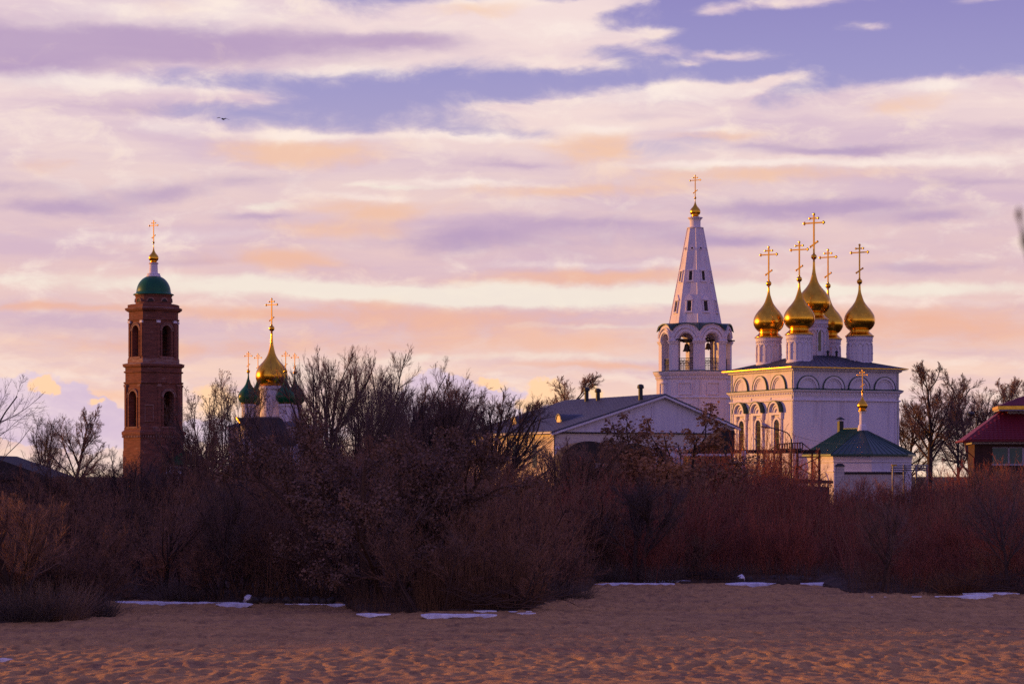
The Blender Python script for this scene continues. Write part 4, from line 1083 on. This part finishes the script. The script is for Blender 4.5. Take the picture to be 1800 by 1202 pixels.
# ---------------------------------------------------------------- plants
def wood(name, c1, c2, rough=.9):
    m, b = new_mat(name, rough, 0, .1)
    col = mix(sstep(noise(objco(), 1.3, 5, .6), .3, .7), c1, c2)
    oi = Ex.nt.nodes.new('ShaderNodeObjectInfo')          # every plant has its own tone
    tone = ramp(oi.outputs['Random'], [(0, (.62, .66, .72)), (.35, (.85, .85, .88)), (.7, (1.1, 1.0, .95)), (1, (1.5, 1.25, 1.0))])
    n = Ex.nt.nodes.new('ShaderNodeMix'); n.data_type = 'RGBA'; n.blend_type = 'MULTIPLY'; n.inputs[0].default_value = 1.0
    Ex.nt.links.new(col, n.inputs[6]); Ex.nt.links.new(tone, n.inputs[7])
    Ex.nt.links.new(n.outputs[2], b.inputs['Base Color'])
    MAT[name] = m
wood('bark_dark', (.055, .038, .036), (.085, .056, .050))
wood('twig_brown', (.34, .172, .102), (.21, .115, .082))
wood('twig_grey', (.25, .155, .125), (.16, .105, .090))
wood('twig_red', (.38, .118, .078), (.24, .085, .064))
wood('twig_tan', (.300, .185, .085), (.190, .110, .060))
wood('dead_leaf', (.27, .15, .10), (.15, .088, .066))
wood('seed_cluster', (.33, .18, .10), (.20, .11, .065))
wood('reed', (.240, .120, .060), (.140, .070, .045))
wood('grey_grass', (.240, .170, .135), (.140, .098, .082))

def unit(v): return v / np.maximum(np.linalg.norm(v, axis=-1, keepdims=True), 1e-9)
def polyline(g, base, d, L, k, wander, trop):
    n = len(base); P = np.empty((n, k, 3)); P[:, 0] = base; d = unit(d.copy())
    for j in range(1, k):
        d = unit(d + wander * g.normal(size=(n, 3)) + np.array([0, 0, 1.0]) * trop)
        P[:, j] = P[:, j - 1] + d * (L / (k - 1))[:, None]
    return P
def children(g, P, Rd, L, per, t0, ang, ratio, k, wander, trop, rr, rmin, t1=1.0, tpow=1.0, taper=.6):
    n, kk, _ = P.shape
    t = t0 + (t1 - t0) * g.random((n, per)) ** tpow
    s = t * (kk - 1); i = np.minimum(s.astype(int), kk - 2); f = (s - i)[..., None]
    ar = np.arange(n)[:, None]
    base = P[ar, i] * (1 - f) + P[ar, i + 1] * f
    tan = unit(P[ar, i + 1] - P[ar, i])
    rad = Rd[ar, i] * (1 - f[..., 0]) + Rd[ar, i + 1] * f[..., 0]
    rnd = g.normal(size=(n, per, 3)); rnd -= tan * (rnd * tan).sum(-1, keepdims=True)
    perp = unit(rnd)
    a = R(1) * (ang[0] + (ang[1] - ang[0]) * g.random((n, per)))[..., None]
    d = tan * np.cos(a) + perp * np.sin(a)
    len_ = L[:, None] * ratio * (1 - taper * (t - t0) / max(1e-6, 1 - t0)) * g.uniform(.65, 1.25, (n, per))
    N = n * per
    r0 = np.maximum(np.minimum(rad * rr, rad * .9), rmin).reshape(N)
    Pc = polyline(g, base.reshape(N, 3), d.reshape(N, 3), len_.reshape(N), k, wander, trop)
    Rc = np.maximum(r0[:, None] * np.linspace(1, .35, k)[None, :], rmin * .6)
    return Pc, Rc, len_.reshape(N)
def tubes(P, Rd, s):
    n, k, _ = P.shape
    T = np.gradient(P, axis=1); T = unit(T)
    ref = np.where(np.abs(T[:, :1, 2:3]) < .9, np.array([0, 0, 1.0]), np.array([1.0, 0, 0]))
    A = unit(np.cross(T, np.broadcast_to(ref, T.shape))); B = np.cross(T, A)
    q = 2 * PI * np.arange(s) / s
    V = P[:, :, None] + Rd[:, :, None, None] * (np.cos(q)[None, None, :, None] * A[:, :, None] + np.sin(q)[None, None, :, None] * B[:, :, None])
    base = (np.arange(n)[:, None, None] * k + np.arange(k - 1)[None, :, None]) * s
    a = np.arange(s)[None, None, :]; b_ = (a + 1) % s
    F = np.stack(np.broadcast_arrays(base + a, base + b_, base + s + b_, base + s + a), -1).reshape(-1, 4)
    return V.reshape(-1, 3), F
def join(parts):
    Vs, Fs, o = [], [], 0
    for V, F in parts: Vs.append(V); Fs.append(F + o); o += len(V)
    return np.concatenate(Vs), np.concatenate(Fs)
def leaves(g, P, n, size, hang=.3, spread=.06):
    i = g.integers(0, len(P), n); j = g.integers(1, P.shape[1], n)
    c = P[i, j] + g.normal(size=(n, 3)) * spread
    u = unit(g.normal(size=(n, 3)) - np.array([0, 0, hang])); w = unit(np.cross(u, g.normal(size=(n, 3))))
    s1 = size * g.uniform(.6, 1.3, n)[:, None]; s2 = s1 * .55
    V = np.stack([c, c + u * s1 * .5 + w * s2, c + u * s1 * 1.1, c + u * s1 * .5 - w * s2], 1).reshape(-1, 3)
    return V, np.arange(4 * n).reshape(n, 4)

PROTO = {}
def plant(kind, seed, stems, levels, bark, twig, leaf=None, name='shrub'):
    """stems: (count, spread, lean, height, radius, points, wander, trop); levels: children() settings"""
    g = np.random.default_rng(seed)
    n, spread, lean, h, r, k, wan, trop = stems
    ang = g.random(n) * 2 * PI + np.arange(n) * 2.4
    rad = np.sqrt(g.random(n))
    base = np.stack([rad * spread * np.cos(ang), rad * spread * np.sin(ang), np.full(n, -.35)], 1)
    ln = R(1) * lean * (.25 + .75 * rad) * g.uniform(.6, 1.2, n)
    d = np.stack([np.sin(ln) * np.cos(ang), np.sin(ln) * np.sin(ang), np.cos(ln)], 1)
    L = h * g.uniform(.75, 1.08, n)
    P = polyline(g, base, d, L, k, wan, trop)
    Rd = r * g.uniform(.7, 1.15, n)[:, None] * np.linspace(1, .25, k)[None, :]
    trunk = [tubes(P, Rd, 7 if n < 6 else 5)]
    crown = []; cur = (P, Rd, L)
    last = P
    for li, lv in enumerate(levels):
        lv = dict(lv); big = lv.pop('big', False); sides = lv.pop('sides', 3)
        cur = children(g, *cur, **lv)
        (trunk if big else crown).append(tubes(cur[0], cur[1], sides)); last = cur[0]
    ent = [('trunk' if n < 4 else 'stems', np_mesh(kind + '_stems', *join(trunk), bark)), ('crown', np_mesh(kind + '_crown', *join(crown), twig))]
    if leaf:
        ent.append(('leaves', np_mesh(kind + '_leaves', *leaves(g, last, leaf[0], leaf[1], leaf[3] if len(leaf) > 3 else .3), leaf[2], False)))
    allv = np.concatenate([t[0] for t in crown])
    PROTO[kind] = (name, ent, float(np.percentile(allv[:, 2], 99.3)))
lv = lambda per, t0, a0, a1, ratio, k, wander, trop, rr, rmin, **kw: dict(per=per, t0=t0, ang=(a0, a1), ratio=ratio, k=k, wander=wander, trop=trop, rr=rr, rmin=rmin, **kw)
# willow scrub: leaning stems, dense fine upright twigs
for i in range(3):
    plant(f'willow{i}', 10 + i, (9, .7, 34, 3.6, .045, 7, .13, .05),
          [lv(9, .22, 22, 55, .55, 5, .14, .06, .6, .012, big=True, sides=4), lv(8, .12, 20, 50, .52, 4, .14, .07, .6, .006), lv(9, .1, 18, 50, .55, 3, .16, .06, .7, .0042)], 'bark_dark', 'twig_brown')
# red-stemmed scrub: many straight rods
for i in range(2):
    plant(f'redrod{i}', 20 + i, (34, 1.0, 24, 3.3, .020, 6, .06, .03),
          [lv(9, .25, 14, 38, .45, 4, .10, .06, .7, .007), lv(7, .15, 15, 42, .50, 3, .12, .06, .7, .0045)], 'twig_red', 'twig_red', (900, .035, 'dead_leaf'))
# brown rods, taller and looser
plant('brownrod', 25, (30, 1.1, 22, 3.5, .022, 6, .07, .03), [lv(9, .2, 14, 40, .45, 4, .10, .05, .7, .007), lv(7, .15, 15, 45, .50, 3, .12, .05, .7, .0045)], 'twig_brown', 'twig_brown')
# the big leafy bush
plant('leafy', 31, (8, .45, 40, 3.7, .10, 8, .11, .03),
      [lv(9, .18, 28, 65, .60, 6, .15, .02, .6, .020, big=True, sides=5), lv(8, .15, 25, 60, .52, 4, .18, .0, .6, .008), lv(8, .15, 25, 65, .55, 3, .22, -.03, .7, .005)], 'bark_dark', 'twig_grey', (24000, .050, 'dead_leaf', .7), 'leafy_bush')
# round-headed trees with fine upright twigs
for i in range(3):
    plant(f'tree{i}', 41 + i, (1 if i else 2, .2, 12, 4.8, .15, 8, .07, .05),
          [lv(14, .26, 24, 52, .80, 8, .07, .06, .55, .028, big=True, sides=5), lv(12, .2, 20, 46, .50, 6, .08, .06, .46, .008, sides=4), lv(9, .12, 18, 46, .50, 4, .09, .06, .5, .0040), lv(6, .12, 18, 44, .60, 3, .09, .05, .7, .0026)], 'bark_dark', 'twig_grey', None, 'bare_tree')
# big park trees, far off
for i in range(3):
    plant(f'park{i}', 51 + i, (1, .0, 5, 9.5, .25, 9, .05, .05),
          [lv(20, .24, 28, 58, .62, 8, .08, .06, .5, .045, big=True, sides=5), lv(13, .2, 22, 50, .46, 6, .09, .05, .45, .015, sides=4), lv(9, .12, 20, 48, .54, 4, .10, .04, .5, .0088), lv(8, .15, 18, 46, .62, 3, .11, .03, .7, .0058)], 'bark_dark', 'twig_grey', None, 'bare_tree')
# slim young birches with pale stems
for i in range(2):
    plant(f'birch{i}', 61 + i, (4, .7, 9, 7.0, .045, 9, .05, .05),
          [lv(26, .22, 20, 44, .28, 5, .09, .07, .6, .010), lv(8, .2, 20, 45, .42, 4, .12, .04, .7, .006), lv(3, .2, 20, 45, .5, 3, .12, .04, .7, .004)], 'twig_tan', 'twig_brown', (900, .05, 'seed_cluster', .6), 'young_birch')
# box elder with hanging seeds
plant('seedtree', 71, (3, .25, 24, 4.2, .085, 8, .10, .05),
      [lv(9, .28, 25, 55, .62, 6, .12, .05, .6, .02, big=True, sides=5), lv(9, .2, 22, 55, .48, 4, .14, .02, .6, .008), lv(6, .2, 22, 55, .5, 3, .2, -.04, .7, .005)], 'bark_dark', 'twig_brown', (3800, .075, 'seed_cluster', 1.2), 'seed_laden_tree')

BUILT = {}
def put(kind, px, D, ytop, label, cat='shrub', group=None, rz=None, wide=1.0, z0=.1):
    name, ent, h0 = PROTO[kind]
    hgt = zat(ytop, D) - z0
    s = hgt / h0
    t = thing(name, label, cat, at(px, D, z0), rng.uniform(0, 2 * PI) if rz is None else rz, group)
    t.scale = (s * wide, s * wide, s)
    for pn, me in ent:
        o = bpy.data.objects.new(pn, me); C.objects.link(o); o.parent = t
    return t

# trees that can be told apart
put('park0', 130, 300, 714, 'round-headed bare tree on the skyline left of the red brick tower', 'tree', wide=1.0)
put('tree1', 98, 190, 730, 'smaller bare tree in front of the round-headed one, above the dark barn', 'tree')
put('tree2', -75, 78, 585, 'tall bare tree reaching in over the left edge of the picture', 'tree', wide=1.0)
put('birch0', 350, 120, 672, 'clump of pale-stemmed young birches just right of the red brick tower', 'tree')
put('birch1', 400, 128, 655, 'tallest clump of pale-stemmed young birches, left of the green-domed church', 'tree')
put('birch0', 325, 108, 760, 'short clump of pale-stemmed young birches at the foot of the red brick tower', 'tree')
put('tree0', 575, 100, 614, 'tall bare tree on forking trunks hiding the right half of the green-domed church', 'tree', rz=.6, wide=.62)
put('tree1', 640, 105, 616, 'tallest bare tree right behind the big leafy bush, upright crown', 'tree', rz=2.2, wide=.85)
put('tree2', 705, 112, 640, 'bare tree with narrow crown behind the right half of the leafy bush', 'tree', rz=4.0)
put('tree1', 770, 118, 682, 'bare tree with low crown between the leafy bush and the spreading tree', 'tree', rz=5.1)
put('tree0', 868, 125, 684, 'spreading bare tree before the sunlit side wall of the gabled hall', 'tree', rz=3.4, wide=1.1)
put('tree2', 515, 108, 700, 'bare tree with low crown before the right green domes', 'tree', rz=1.0, wide=.7)
put('park1', 992, 372, 658, 'round bare tree showing over the ridge of the gabled hall', 'tree', wide=1.05)
put('park2', 935, 372, 704, 'low bare treetop over the left end of the gabled hall roof', 'tree', wide=1.3)
put('leafy', 672, 66.5, 752, 'big spreading bush still covered in brown leaves at the edge of the sand', 'bush', rz=.9, wide=1.12)
put('seedtree', 1172, 100, 714, 'leafy-looking tree hung with dry seeds before the right end of the gabled hall', 'tree', rz=.3, wide=1.45)
put('seedtree', 1105, 108, 752, 'lower seed-hung tree before the barrel-roofed sheds', 'tree', rz=2.6, wide=1.5)
put('park1', 1632, 345, 640, 'tallest bare tree on the skyline right of the cathedral', 'tree', rz=2.0, wide=.95)
put('park0', 1592, 350, 700, 'bare tree half hidden by the right wall of the cathedral', 'tree', rz=1.2)
put('park2', 1685, 330, 700, 'slim bare tree between the tallest one and the red roof', 'tree', rz=.5, wide=.75)
put('park0', 1712, 350, 656, 'tall bare tree directly behind the left slope of the red roof', 'tree', rz=4.0)
put('park1', 1768, 355, 664, 'broad bare tree behind the raised upper roof of the brick house', 'tree', rz=5.0)
put('park2', 1830, 352, 668, 'bare tree behind the red roof, cut off by the right edge', 'tree', rz=2.2)
put('redrod0', 1335, 140, 742, 'slim twiggy shrub before the lit windows of the cathedral', rz=1.1, wide=.7)
put('tree2', 205, 92, 790, 'dark leaning bare tree with crooked trunk in the scrub below the brick tower', 'tree', rz=2.5, wide=1.1)
put('tree1', 90, 84, 800, 'dark crooked bare tree in the scrub near the left edge', 'tree', rz=.4, wide=1.15)
put('tree0', 1010, 96, 770, 'dark bare tree in the scrub below the near corner of the gabled hall', 'tree', rz=.2)

put('birch1', 372, 116, 700, 'pale-stemmed young birches between the two taller birch clumps', 'tree', rz=1.0)
put('birch0', 430, 112, 735, 'low pale-stemmed young birches before the left green dome', 'tree', rz=3.0)
put('tree1', 378, 67.4, 842, 'dark crooked bare tree at the sand edge below the pale birches', 'tree', rz=1.3, wide=1.1)
put('tree2', 285, 67.5, 858, 'dark crooked bare tree at the sand edge below the middle of the brick tower', 'tree', rz=3.3, wide=1.2)
put('tree0', 40, 58.6, 868, 'dark forked bare tree behind the grass tufts at the left edge', 'tree', rz=2.0, wide=1.2)
put('tree0', 1120, 79.5, 842, 'dark forked bare tree behind the long middle snow strip', 'tree', rz=4.4, wide=1.1)
put('tree1', 1545, 72.2, 880, 'dark crooked bare tree behind the left end of the right-hand snow', 'tree', rz=.9, wide=1.2)
put('tree2', 1775, 72.3, 850, 'dark crooked bare tree behind the fallen branches at the right edge', 'tree', rz=5.2, wide=1.1)
put('tree2', 607, 97, 640, 'bare tree on a straight trunk left behind the leafy bush', 'tree', rz=2.9, wide=.8)
put('tree0', 738, 108, 664, 'bare tree right behind the right shoulder of the leafy bush', 'tree', rz=5.3, wide=.8)
put('tree1', 676, 101, 650, 'bare tree straight behind the top of the leafy bush', 'tree', rz=3.9, wide=.8)
put('tree1', 462, 96, 752, 'bare tree with thin twigs before the porch roof of the domed church', 'tree', rz=.3, wide=.9)
put('birch1', 338, 104, 742, 'pale-stemmed young birches close to the brick tower foot', 'tree', rz=4.0)
put('tree2', 345, 122, 712, 'bare tree with thin upright twigs just right of the brick tower', 'tree', rz=1.7, wide=.8)
put('tree1', 408, 126, 668, 'bare tree with narrow crown left of the green domes', 'tree', rz=2.4, wide=.62)
put('tree0', 806, 122, 694, 'bare tree with narrow upright crown left of the spreading tree', 'tree', rz=1.0, wide=.7)
put('seedtree', 1222, 104, 738, 'seed-hung tree before the right end of the hall roof', 'tree', rz=4.0, wide=1.5)
put('seedtree', 1138, 103, 732, 'seed-hung tree under the hall gable peak', 'tree', rz=5.1, wide=1.4)
# scrub that reads as members of a zone: rows from the sand's edge to the back
TOP = [(-60, 815), (0, 812), (100, 806), (200, 800), (300, 800), (400, 785), (480, 765), (600, 748), (760, 750), (820, 786), (900, 802), (980, 802), (1010, 790), (1100, 785),
       (1200, 775), (1290, 792), (1340, 792), (1420, 802), (1455, 840), (1500, 850), (1560, 842), (1620, 822), (1700, 808), (1860, 800)]
def top(px): return float(np.interp(px, [t[0] for t in TOP], [t[1] for t in TOP]))
ZONES = [(-80, 320, ('willow0', 'willow1', 'willow2'), 'bare brown willow shrub in the scrub left of and below the brick tower'),
         (320, 620, ('willow1', 'willow2', 'brownrod', 'willow0'), 'bare brown willow shrub in the scrub below the green-domed church'),
         (620, 980, ('willow2', 'brownrod', 'willow0'), 'bare brown shrub in the scrub between the leafy bush and the gabled hall'),
         (980, 1290, ('redrod0', 'brownrod', 'redrod1', 'willow1'), 'bare reddish shrub in the scrub below the gabled hall'),
         (1290, 1480, ('redrod1', 'redrod0'), 'bare red-stemmed shrub in the scrub below the steel gantry'),
         (1480, 1900, ('brownrod', 'redrod0', 'willow0', 'redrod1'), 'bare russet shrub in the scrub below the chapel and the red-roofed house')]
GROUPS = ['scrub by the brick tower', 'scrub below the domed church', 'scrub right of the leafy bush', 'scrub below the gabled hall', 'scrub below the gantry', 'scrub below the red-roofed house']
MARKS = [(-40, 'left edge of the picture'), (30, 'dark barn'), (95, 'smaller skyline tree'), (150, 'round-headed skyline tree'), (210, 'brick tower left wall'), (270, 'brick tower middle'),
         (325, 'brick tower right wall'), (385, 'pale birches'), (440, 'left green dome'), (485, 'big gilded dome'), (540, 'right green domes'), (600, 'leafy bush left side'),
         (680, 'leafy bush crown'), (755, 'leafy bush right side'), (820, 'gabled hall far end'), (880, 'spreading tree'), (940, 'sunlit hall side wall'),
         (1000, 'near hall corner'), (1040, 'wider barrel-roofed shed'), (1110, 'narrower barrel-roofed shed'), (1165, 'hall gable peak'), (1220, 'tent spire'), (1285, 'cathedral left edge'),
         (1320, 'lit cathedral windows'), (1375, 'curved street lamp'), (1430, 'gantry right post'), (1478, 'gate pillar'), (1520, 'slim gilded cupola'), (1575, 'cathedral right wall'),
         (1632, 'tallest skyline tree'), (1690, 'red roof left end'), (1745, 'house windows'), (1800, 'right edge of the picture')]
ROWS = ['low front row of scrub', 'first tall row of scrub', 'second row of scrub', 'middle row of scrub', 'fourth row of scrub', 'rearmost row of scrub']
used_ = set()
def shrub_label(z, px, row):
    kind_ = z.split(' in the scrub')[0]
    mk = next(t[1] for t in sorted(MARKS, key=lambda t: abs(t[0] - px)) if (row, t[1]) not in used_); used_.add((row, mk))
    return f'{kind_}, {ROWS[row]}, below the {mk}'.replace('below the left edge of the picture', 'at the left edge').replace('below the right edge of the picture', 'at the right edge')
cnt = 0
for row, (dd, step, drop) in enumerate(((1.8, 74, 135), (4.6, 92, 78), (13, 84, 38), (26, 78, 16), (44, 74, 4), (72, 82, -2))):
    px = -70.0 + row * 19
    while px < 1890:
        D = float(edge(px)) + dd + rng.uniform(-1.5, 1.5) * (1 + dd / 25)
        zi = next(i for i, z in enumerate(ZONES) if z[0] <= px < z[1])
        kinds = ZONES[zi][2]
        yt = top(px) + drop + rng.uniform(-6, 22)
        if not (row < 2 and 610 < px < 745) and zat(yt, D) > .9:
            put(kinds[int(rng.integers(len(kinds)))], px, D, yt, shrub_label(ZONES[zi][3], px, row), 'shrub', GROUPS[zi], wide=rng.uniform(.95, 1.3)); cnt += 1
        px += step * rng.uniform(.75, 1.2)

# the undergrowth that fills the scrub: rods nobody could count
def rods(name, label, cat, mat, n, pxr, dr, h0, h1, lean, r, seed, bend=.10, sides=3, k=4, topcap=None):
    g = np.random.default_rng(seed)
    px = g.uniform(*pxr, n); D = edge(px) + dr[0] + (dr[1] - dr[0]) * g.random(n) ** 1.3
    x = (px - 900) / FOC * D
    h = g.uniform(h0, h1, n)
    if topcap is not None:
        cap = EYE + (HOR - np.interp(px, [t[0] for t in TOP], [t[1] for t in TOP]) - topcap) / FOC * D
        h = np.minimum(h, np.maximum(cap, .5) * g.uniform(.7, 1.05, n))
    a = g.random(n) * 2 * PI; l = R(1) * lean * np.abs(g.normal(size=n))
    d = np.stack([np.sin(l) * np.cos(a), np.sin(l) * np.sin(a), np.cos(l)], 1)
    P = polyline(g, np.stack([x, D, np.full(n, -.1)], 1), d, h, k, bend, .0)
    Rd = (r * g.uniform(.6, 1.3, n))[:, None] * np.linspace(1, .3, k)[None, :]
    o = bpy.data.objects.new(name, np_mesh(name, *tubes(P, Rd, sides), mat)); C.objects.link(o)
    return tag(o, label, cat, kind='stuff')
P_ = polyline(SHADE_SCRUB[3], SHADE_SCRUB[0], SHADE_SCRUB[1], SHADE_SCRUB[2], 4, .12, .0)
o = bpy.data.objects.new('bank_scrub', np_mesh('bank_scrub', *tubes(P_, (.022 * np.linspace(1, .35, 4))[None, :] * np.ones((len(P_), 1)), 3), 'twig_brown')); C.objects.link(o)
tag(o, 'unseen bare scrub added over the shading bank to break up its shadow', 'scrub', kind='stuff')
rods('undergrowth', 'dense dark undergrowth filling the scrub from the sand to the walls', 'undergrowth', 'twig_brown', 12000, (-90, 1900), (4, 80), .8, 4.2, 16, .0085, 90, topcap=22)
rods('red_undergrowth', 'dense reddish undergrowth rods below the hall and gantry', 'undergrowth', 'twig_red', 6000, (985, 1900), (7, 65), .8, 3.6, 13, .0075, 91, topcap=22)
rods('dry_reeds', 'tall dry russet reeds right of the leafy bush', 'reeds', 'reed', 3800, (735, 950), (.3, 5), .7, 1.75, 10, .006, 92, .06)
rods('dry_weeds', 'sparse dry weeds along the foot of the scrub', 'weeds', 'reed', 11000, (-60, 1860), (.0, 4.5), .2, .9, 22, .0045, 93, .08)

def tuft(label, px, D, h, w, n, mat, seed):
    g = np.random.default_rng(seed)
    a = g.random(n) * 2 * PI; q = np.sqrt(g.random(n)) * w
    base = np.stack([q * np.cos(a), q * np.sin(a) * .6, np.full(n, -.1)], 1)
    l = R(1) * (10 + 34 * q / w) * g.uniform(.4, 1.3, n)
    d = np.stack([np.sin(l) * np.cos(a), np.sin(l) * np.sin(a), np.cos(l)], 1)
    P = polyline(g, base, d, h * g.uniform(.25, 1.15, n), 5, .13, -.05)
    Rd = .006 * np.linspace(1, .3, 5)[None, :] * g.uniform(.6, 1.4, n)[:, None]
    o = bpy.data.objects.new('grass_tuft', np_mesh('grass_tuft', *tubes(P, Rd, 3), mat)); C.objects.link(o)
    o.location = at(px, D, .05)
    return tag(o, label, 'grass tuft')
for i, (px, h, w, n, lab) in enumerate(((35, 1.0, .7, 700, 'grey dry grass tuft at the far left edge of the sand'), (88, 1.05, .8, 800, 'grey dry grass tuft second from the left edge, tallest of its row'),
        (160, .75, .55, 500, 'low grey dry grass tuft where the left sand edge steps back'), (205, .95, .45, 420, 'grey dry grass tuft left of the first snow strip'),
        (310, .8, .5, 380, 'grey dry grass tuft behind the middle of the left snow strip'), (985, .6, .9, 600, 'low flattened grey grass tuft where the sand edge steps back in the middle'),
        (1070, .8, .5, 380, 'grey dry grass tuft behind the left end of the long middle snow strip'), (1165, .7, .5, 330, 'grey dry grass tuft behind the long middle snow strip'),
        (1690, .9, .6, 420, 'grey dry grass tuft behind the right snow strip'))):
    tuft(lab, px, float(edge(px)) + .15, h, w, n, 'grey_grass' if px != 1690 else 'reed', 200 + i)

def brush(label, px, D, w, h, seed):
    g = np.random.default_rng(seed); n = 46
    base = np.stack([g.uniform(-w / 2, w / 2, n), g.uniform(-.5, .5, n), g.uniform(0, h * .5, n)], 1)
    d = np.stack([g.choice([-1, 1], n) * g.uniform(.6, 1, n), g.normal(size=n) * .3, g.uniform(-.05, .42, n)], 1)
    P = polyline(g, base, d, g.uniform(.5, 1.5, n) * w * .5, 5, .12, -.05)
    P[:, :, 2] = np.maximum(P[:, :, 2], .03)
    a = tubes(P, .013 * np.linspace(1, .35, 5)[None, :] * g.uniform(.6, 1.3, n)[:, None], 4)
    c = children(g, P, np.full((n, 5), .008), np.full(n, w * .5), 5, .2, (20, 60), .35, 3, .15, -.02, .7, .004)
    o = bpy.data.objects.new('brush_pile', np_mesh('brush_pile', *join([a, tubes(c[0], c[1], 3)]), 'bark_dark')); C.objects.link(o)
    o.location = at(px, D, .05)
    return tag(o, label, 'brush pile')
brush('pile of dark fallen branches before the russet reeds', 885, 62.6, 2.0, .8, 301)
brush('pile of dark fallen branches at the right snow strip', 1752, 71.6, 2.2, .9, 302)
brush('dark fallen branches left of the pale stone behind the middle snow strip', 1235, 80.0, 2.0, .4, 303)

# snow strips and stones at the edge of the sand
def snow(label, px0, px1, D, seed, w=.9):
    g = np.random.default_rng(seed)
    x0, x1 = at(px0, D)[0], at(px1, D)[0]; n = max(12, int((x1 - x0) / .07)); xs_ = np.linspace(x0, x1, n)
    e = np.minimum(1, np.minimum(xs_ - x0, x1 - xs_) / .5)
    th = .60 * w * e * np.clip(3.4 * fbm(xs_ * .9, xs_ * 0 + seed, 6, seed) - 1.22, 0, 1.5)
    yc = D + (fbm(xs_ * .5, xs_ * 0 + 9, 3, seed + 3) - .45) * 1.0
    th = th * .45
    rows_ = []
    for f, z in ((-1, -.12), (-.85, .012), (-.4, .03), (.3, .035), (.85, .02), (1, -.12)):
        rows_.append(np.stack([xs_, yc + f * th, z * np.minimum(1, th / (.25 * w)) + .02 * (fbm(xs_ * 3, xs_ * 0 + f, 2, 8) - .4) + .022], 1))
    F = grid_faces(6, n); ok = (th > .012 * w)[F % n].all(1)
    o = bpy.data.objects.new('snow_strip', np_mesh('snow_strip', np.concatenate(rows_), F[ok], 'snow')); C.objects.link(o)
    return tag(o, label, 'snow')
snow('thin snow strip lying left of the pale stone at the left sand edge', 180, 425, 66.3, 1, .85)
snow('thin snow strip running right from the pale stone to the leafy bush', 375, 612, 65.4, 2, .75)
snow('short snow strip just below the leafy bush', 620, 692, 60.6, 3, .7)
snow('snow strip on the sand before the russet reeds', 735, 915, 60.5, 4, .8)
snow('small snow remnant at the right end of the strip before the reeds', 905, 946, 60.9, 5, .45)
snow('narrow snow strip close to the reeds, behind the longer one', 822, 940, 62.0, 6, .45)
snow('long snow strip at the left of the middle sand edge', 1040, 1190, 77.6, 7, 1.1)
snow('narrow snow strip behind the left of the middle sand edge', 1120, 1225, 79.4, 8, .6)
snow('long snow strip running right below the pale stone of the middle sand edge', 1215, 1478, 77.9, 9, 1.1)
snow('short snow strip at the left of the right-hand sand edge', 1487, 1560, 69.6, 10, .75)
snow('snow strip in the middle of the right-hand sand edge', 1596, 1752, 69.7, 11, .85)
snow('narrow snow strip before the fallen branches at the right edge', 1685, 1795, 71.4, 12, .6)
snow('small snow patch alone on the sand in the lower left corner', -14, 33, 46.0, 13, .38)
snow('smallest snow patch, right of the one in the lower left corner', 52, 78, 46.0, 14, .20)
def rock(label, px, D, r, mat, seed, sz=.7, grp=None, cap=False):
    g = np.random.default_rng(seed)
    b_ = MB().ball((0, 0, 0), 1, 14, 9)
    V_ = np.array(b_.v); nn = unit(V_)
    k_ = .45 + 1.1 * fbm(nn[:, 0] * 1.6 + seed * 3.1 + nn[:, 2], nn[:, 1] * 1.6 + nn[:, 2] * 1.3 + 20, 3, seed)
    V_ = nn * k_[:, None] * r * np.array([1.15, .8, sz]); b_.v = [tuple(p) for p in V_]
    o = part('stone', b_, mat, None, at(px, D, r * sz * .35), g.uniform(0, 6), smooth=seed % 2 == 0)
    if cap:
        V2 = V_ * np.array([.93, .93, .9]) + np.array([0.02, -.02, r * .22]); keep = MB(); keep.v = [tuple(p) for p in V2]; keep.f = list(b_.f)
        part('snow_cap', keep, 'snow', o, smooth=True)
    return tag(o, label, 'stone', grp)
rock('pale snow-covered stone at the left sand edge', 437, 66.4, .17, 'stone', 401, .85, None, True)
rock('pale snow-covered stone behind the middle snow strip', 1302, 79.0, .19, 'stone', 402, .9, None, True)
for i in range(11):
    rock('dark stone in the low heap right of the pale stone at the left sand edge', 452 + i * 13 + rng.uniform(-4, 4), 66.9 + rng.uniform(-.3, .6), rng.uniform(.09, .17), 'stone', 410 + i, .8, 'dark stones at the left sand edge')
for i in range(9):
    rock('dark stone in the low heap right of the pale stone behind the middle snow strip', 1316 + i * 14 + rng.uniform(-4, 4), 79.6 + rng.uniform(-.3, .6), rng.uniform(.09, .18), 'stone', 430 + i, .8, 'dark stones behind the middle snow strip')

# a bud-tipped twig hanging into the right edge close to the camera
Dn = 3.2
q = lambda px, py: (at(px, Dn)[0], Dn, zat(py, Dn))
tw = part('near_twig', MB().tube([q(1815, 470), q(1806, 440), q(1800, 415), q(1795, 395), q(1791, 376)], [.0040, .0036, .0026, .0018, .0014], 8), 'bark_dark', None, smooth=True)
tag(tw, 'blurred twig with a dark bud at the right edge close to the viewer', 'twig')
part('bud', MB().lathe([(.0005, -.008), (.0036, -.003), (.0042, .002), (.0026, .008), (.0004, .012)], 10), 'bark_dark', tw, q(1791, 379), smooth=True)
part('bud', MB().lathe([(.0005, -.012), (.0046, -.004), (.0052, .003), (.003, .011), (.0004, .016)], 10), 'bark_dark', tw, q(1801, 424), smooth=True)
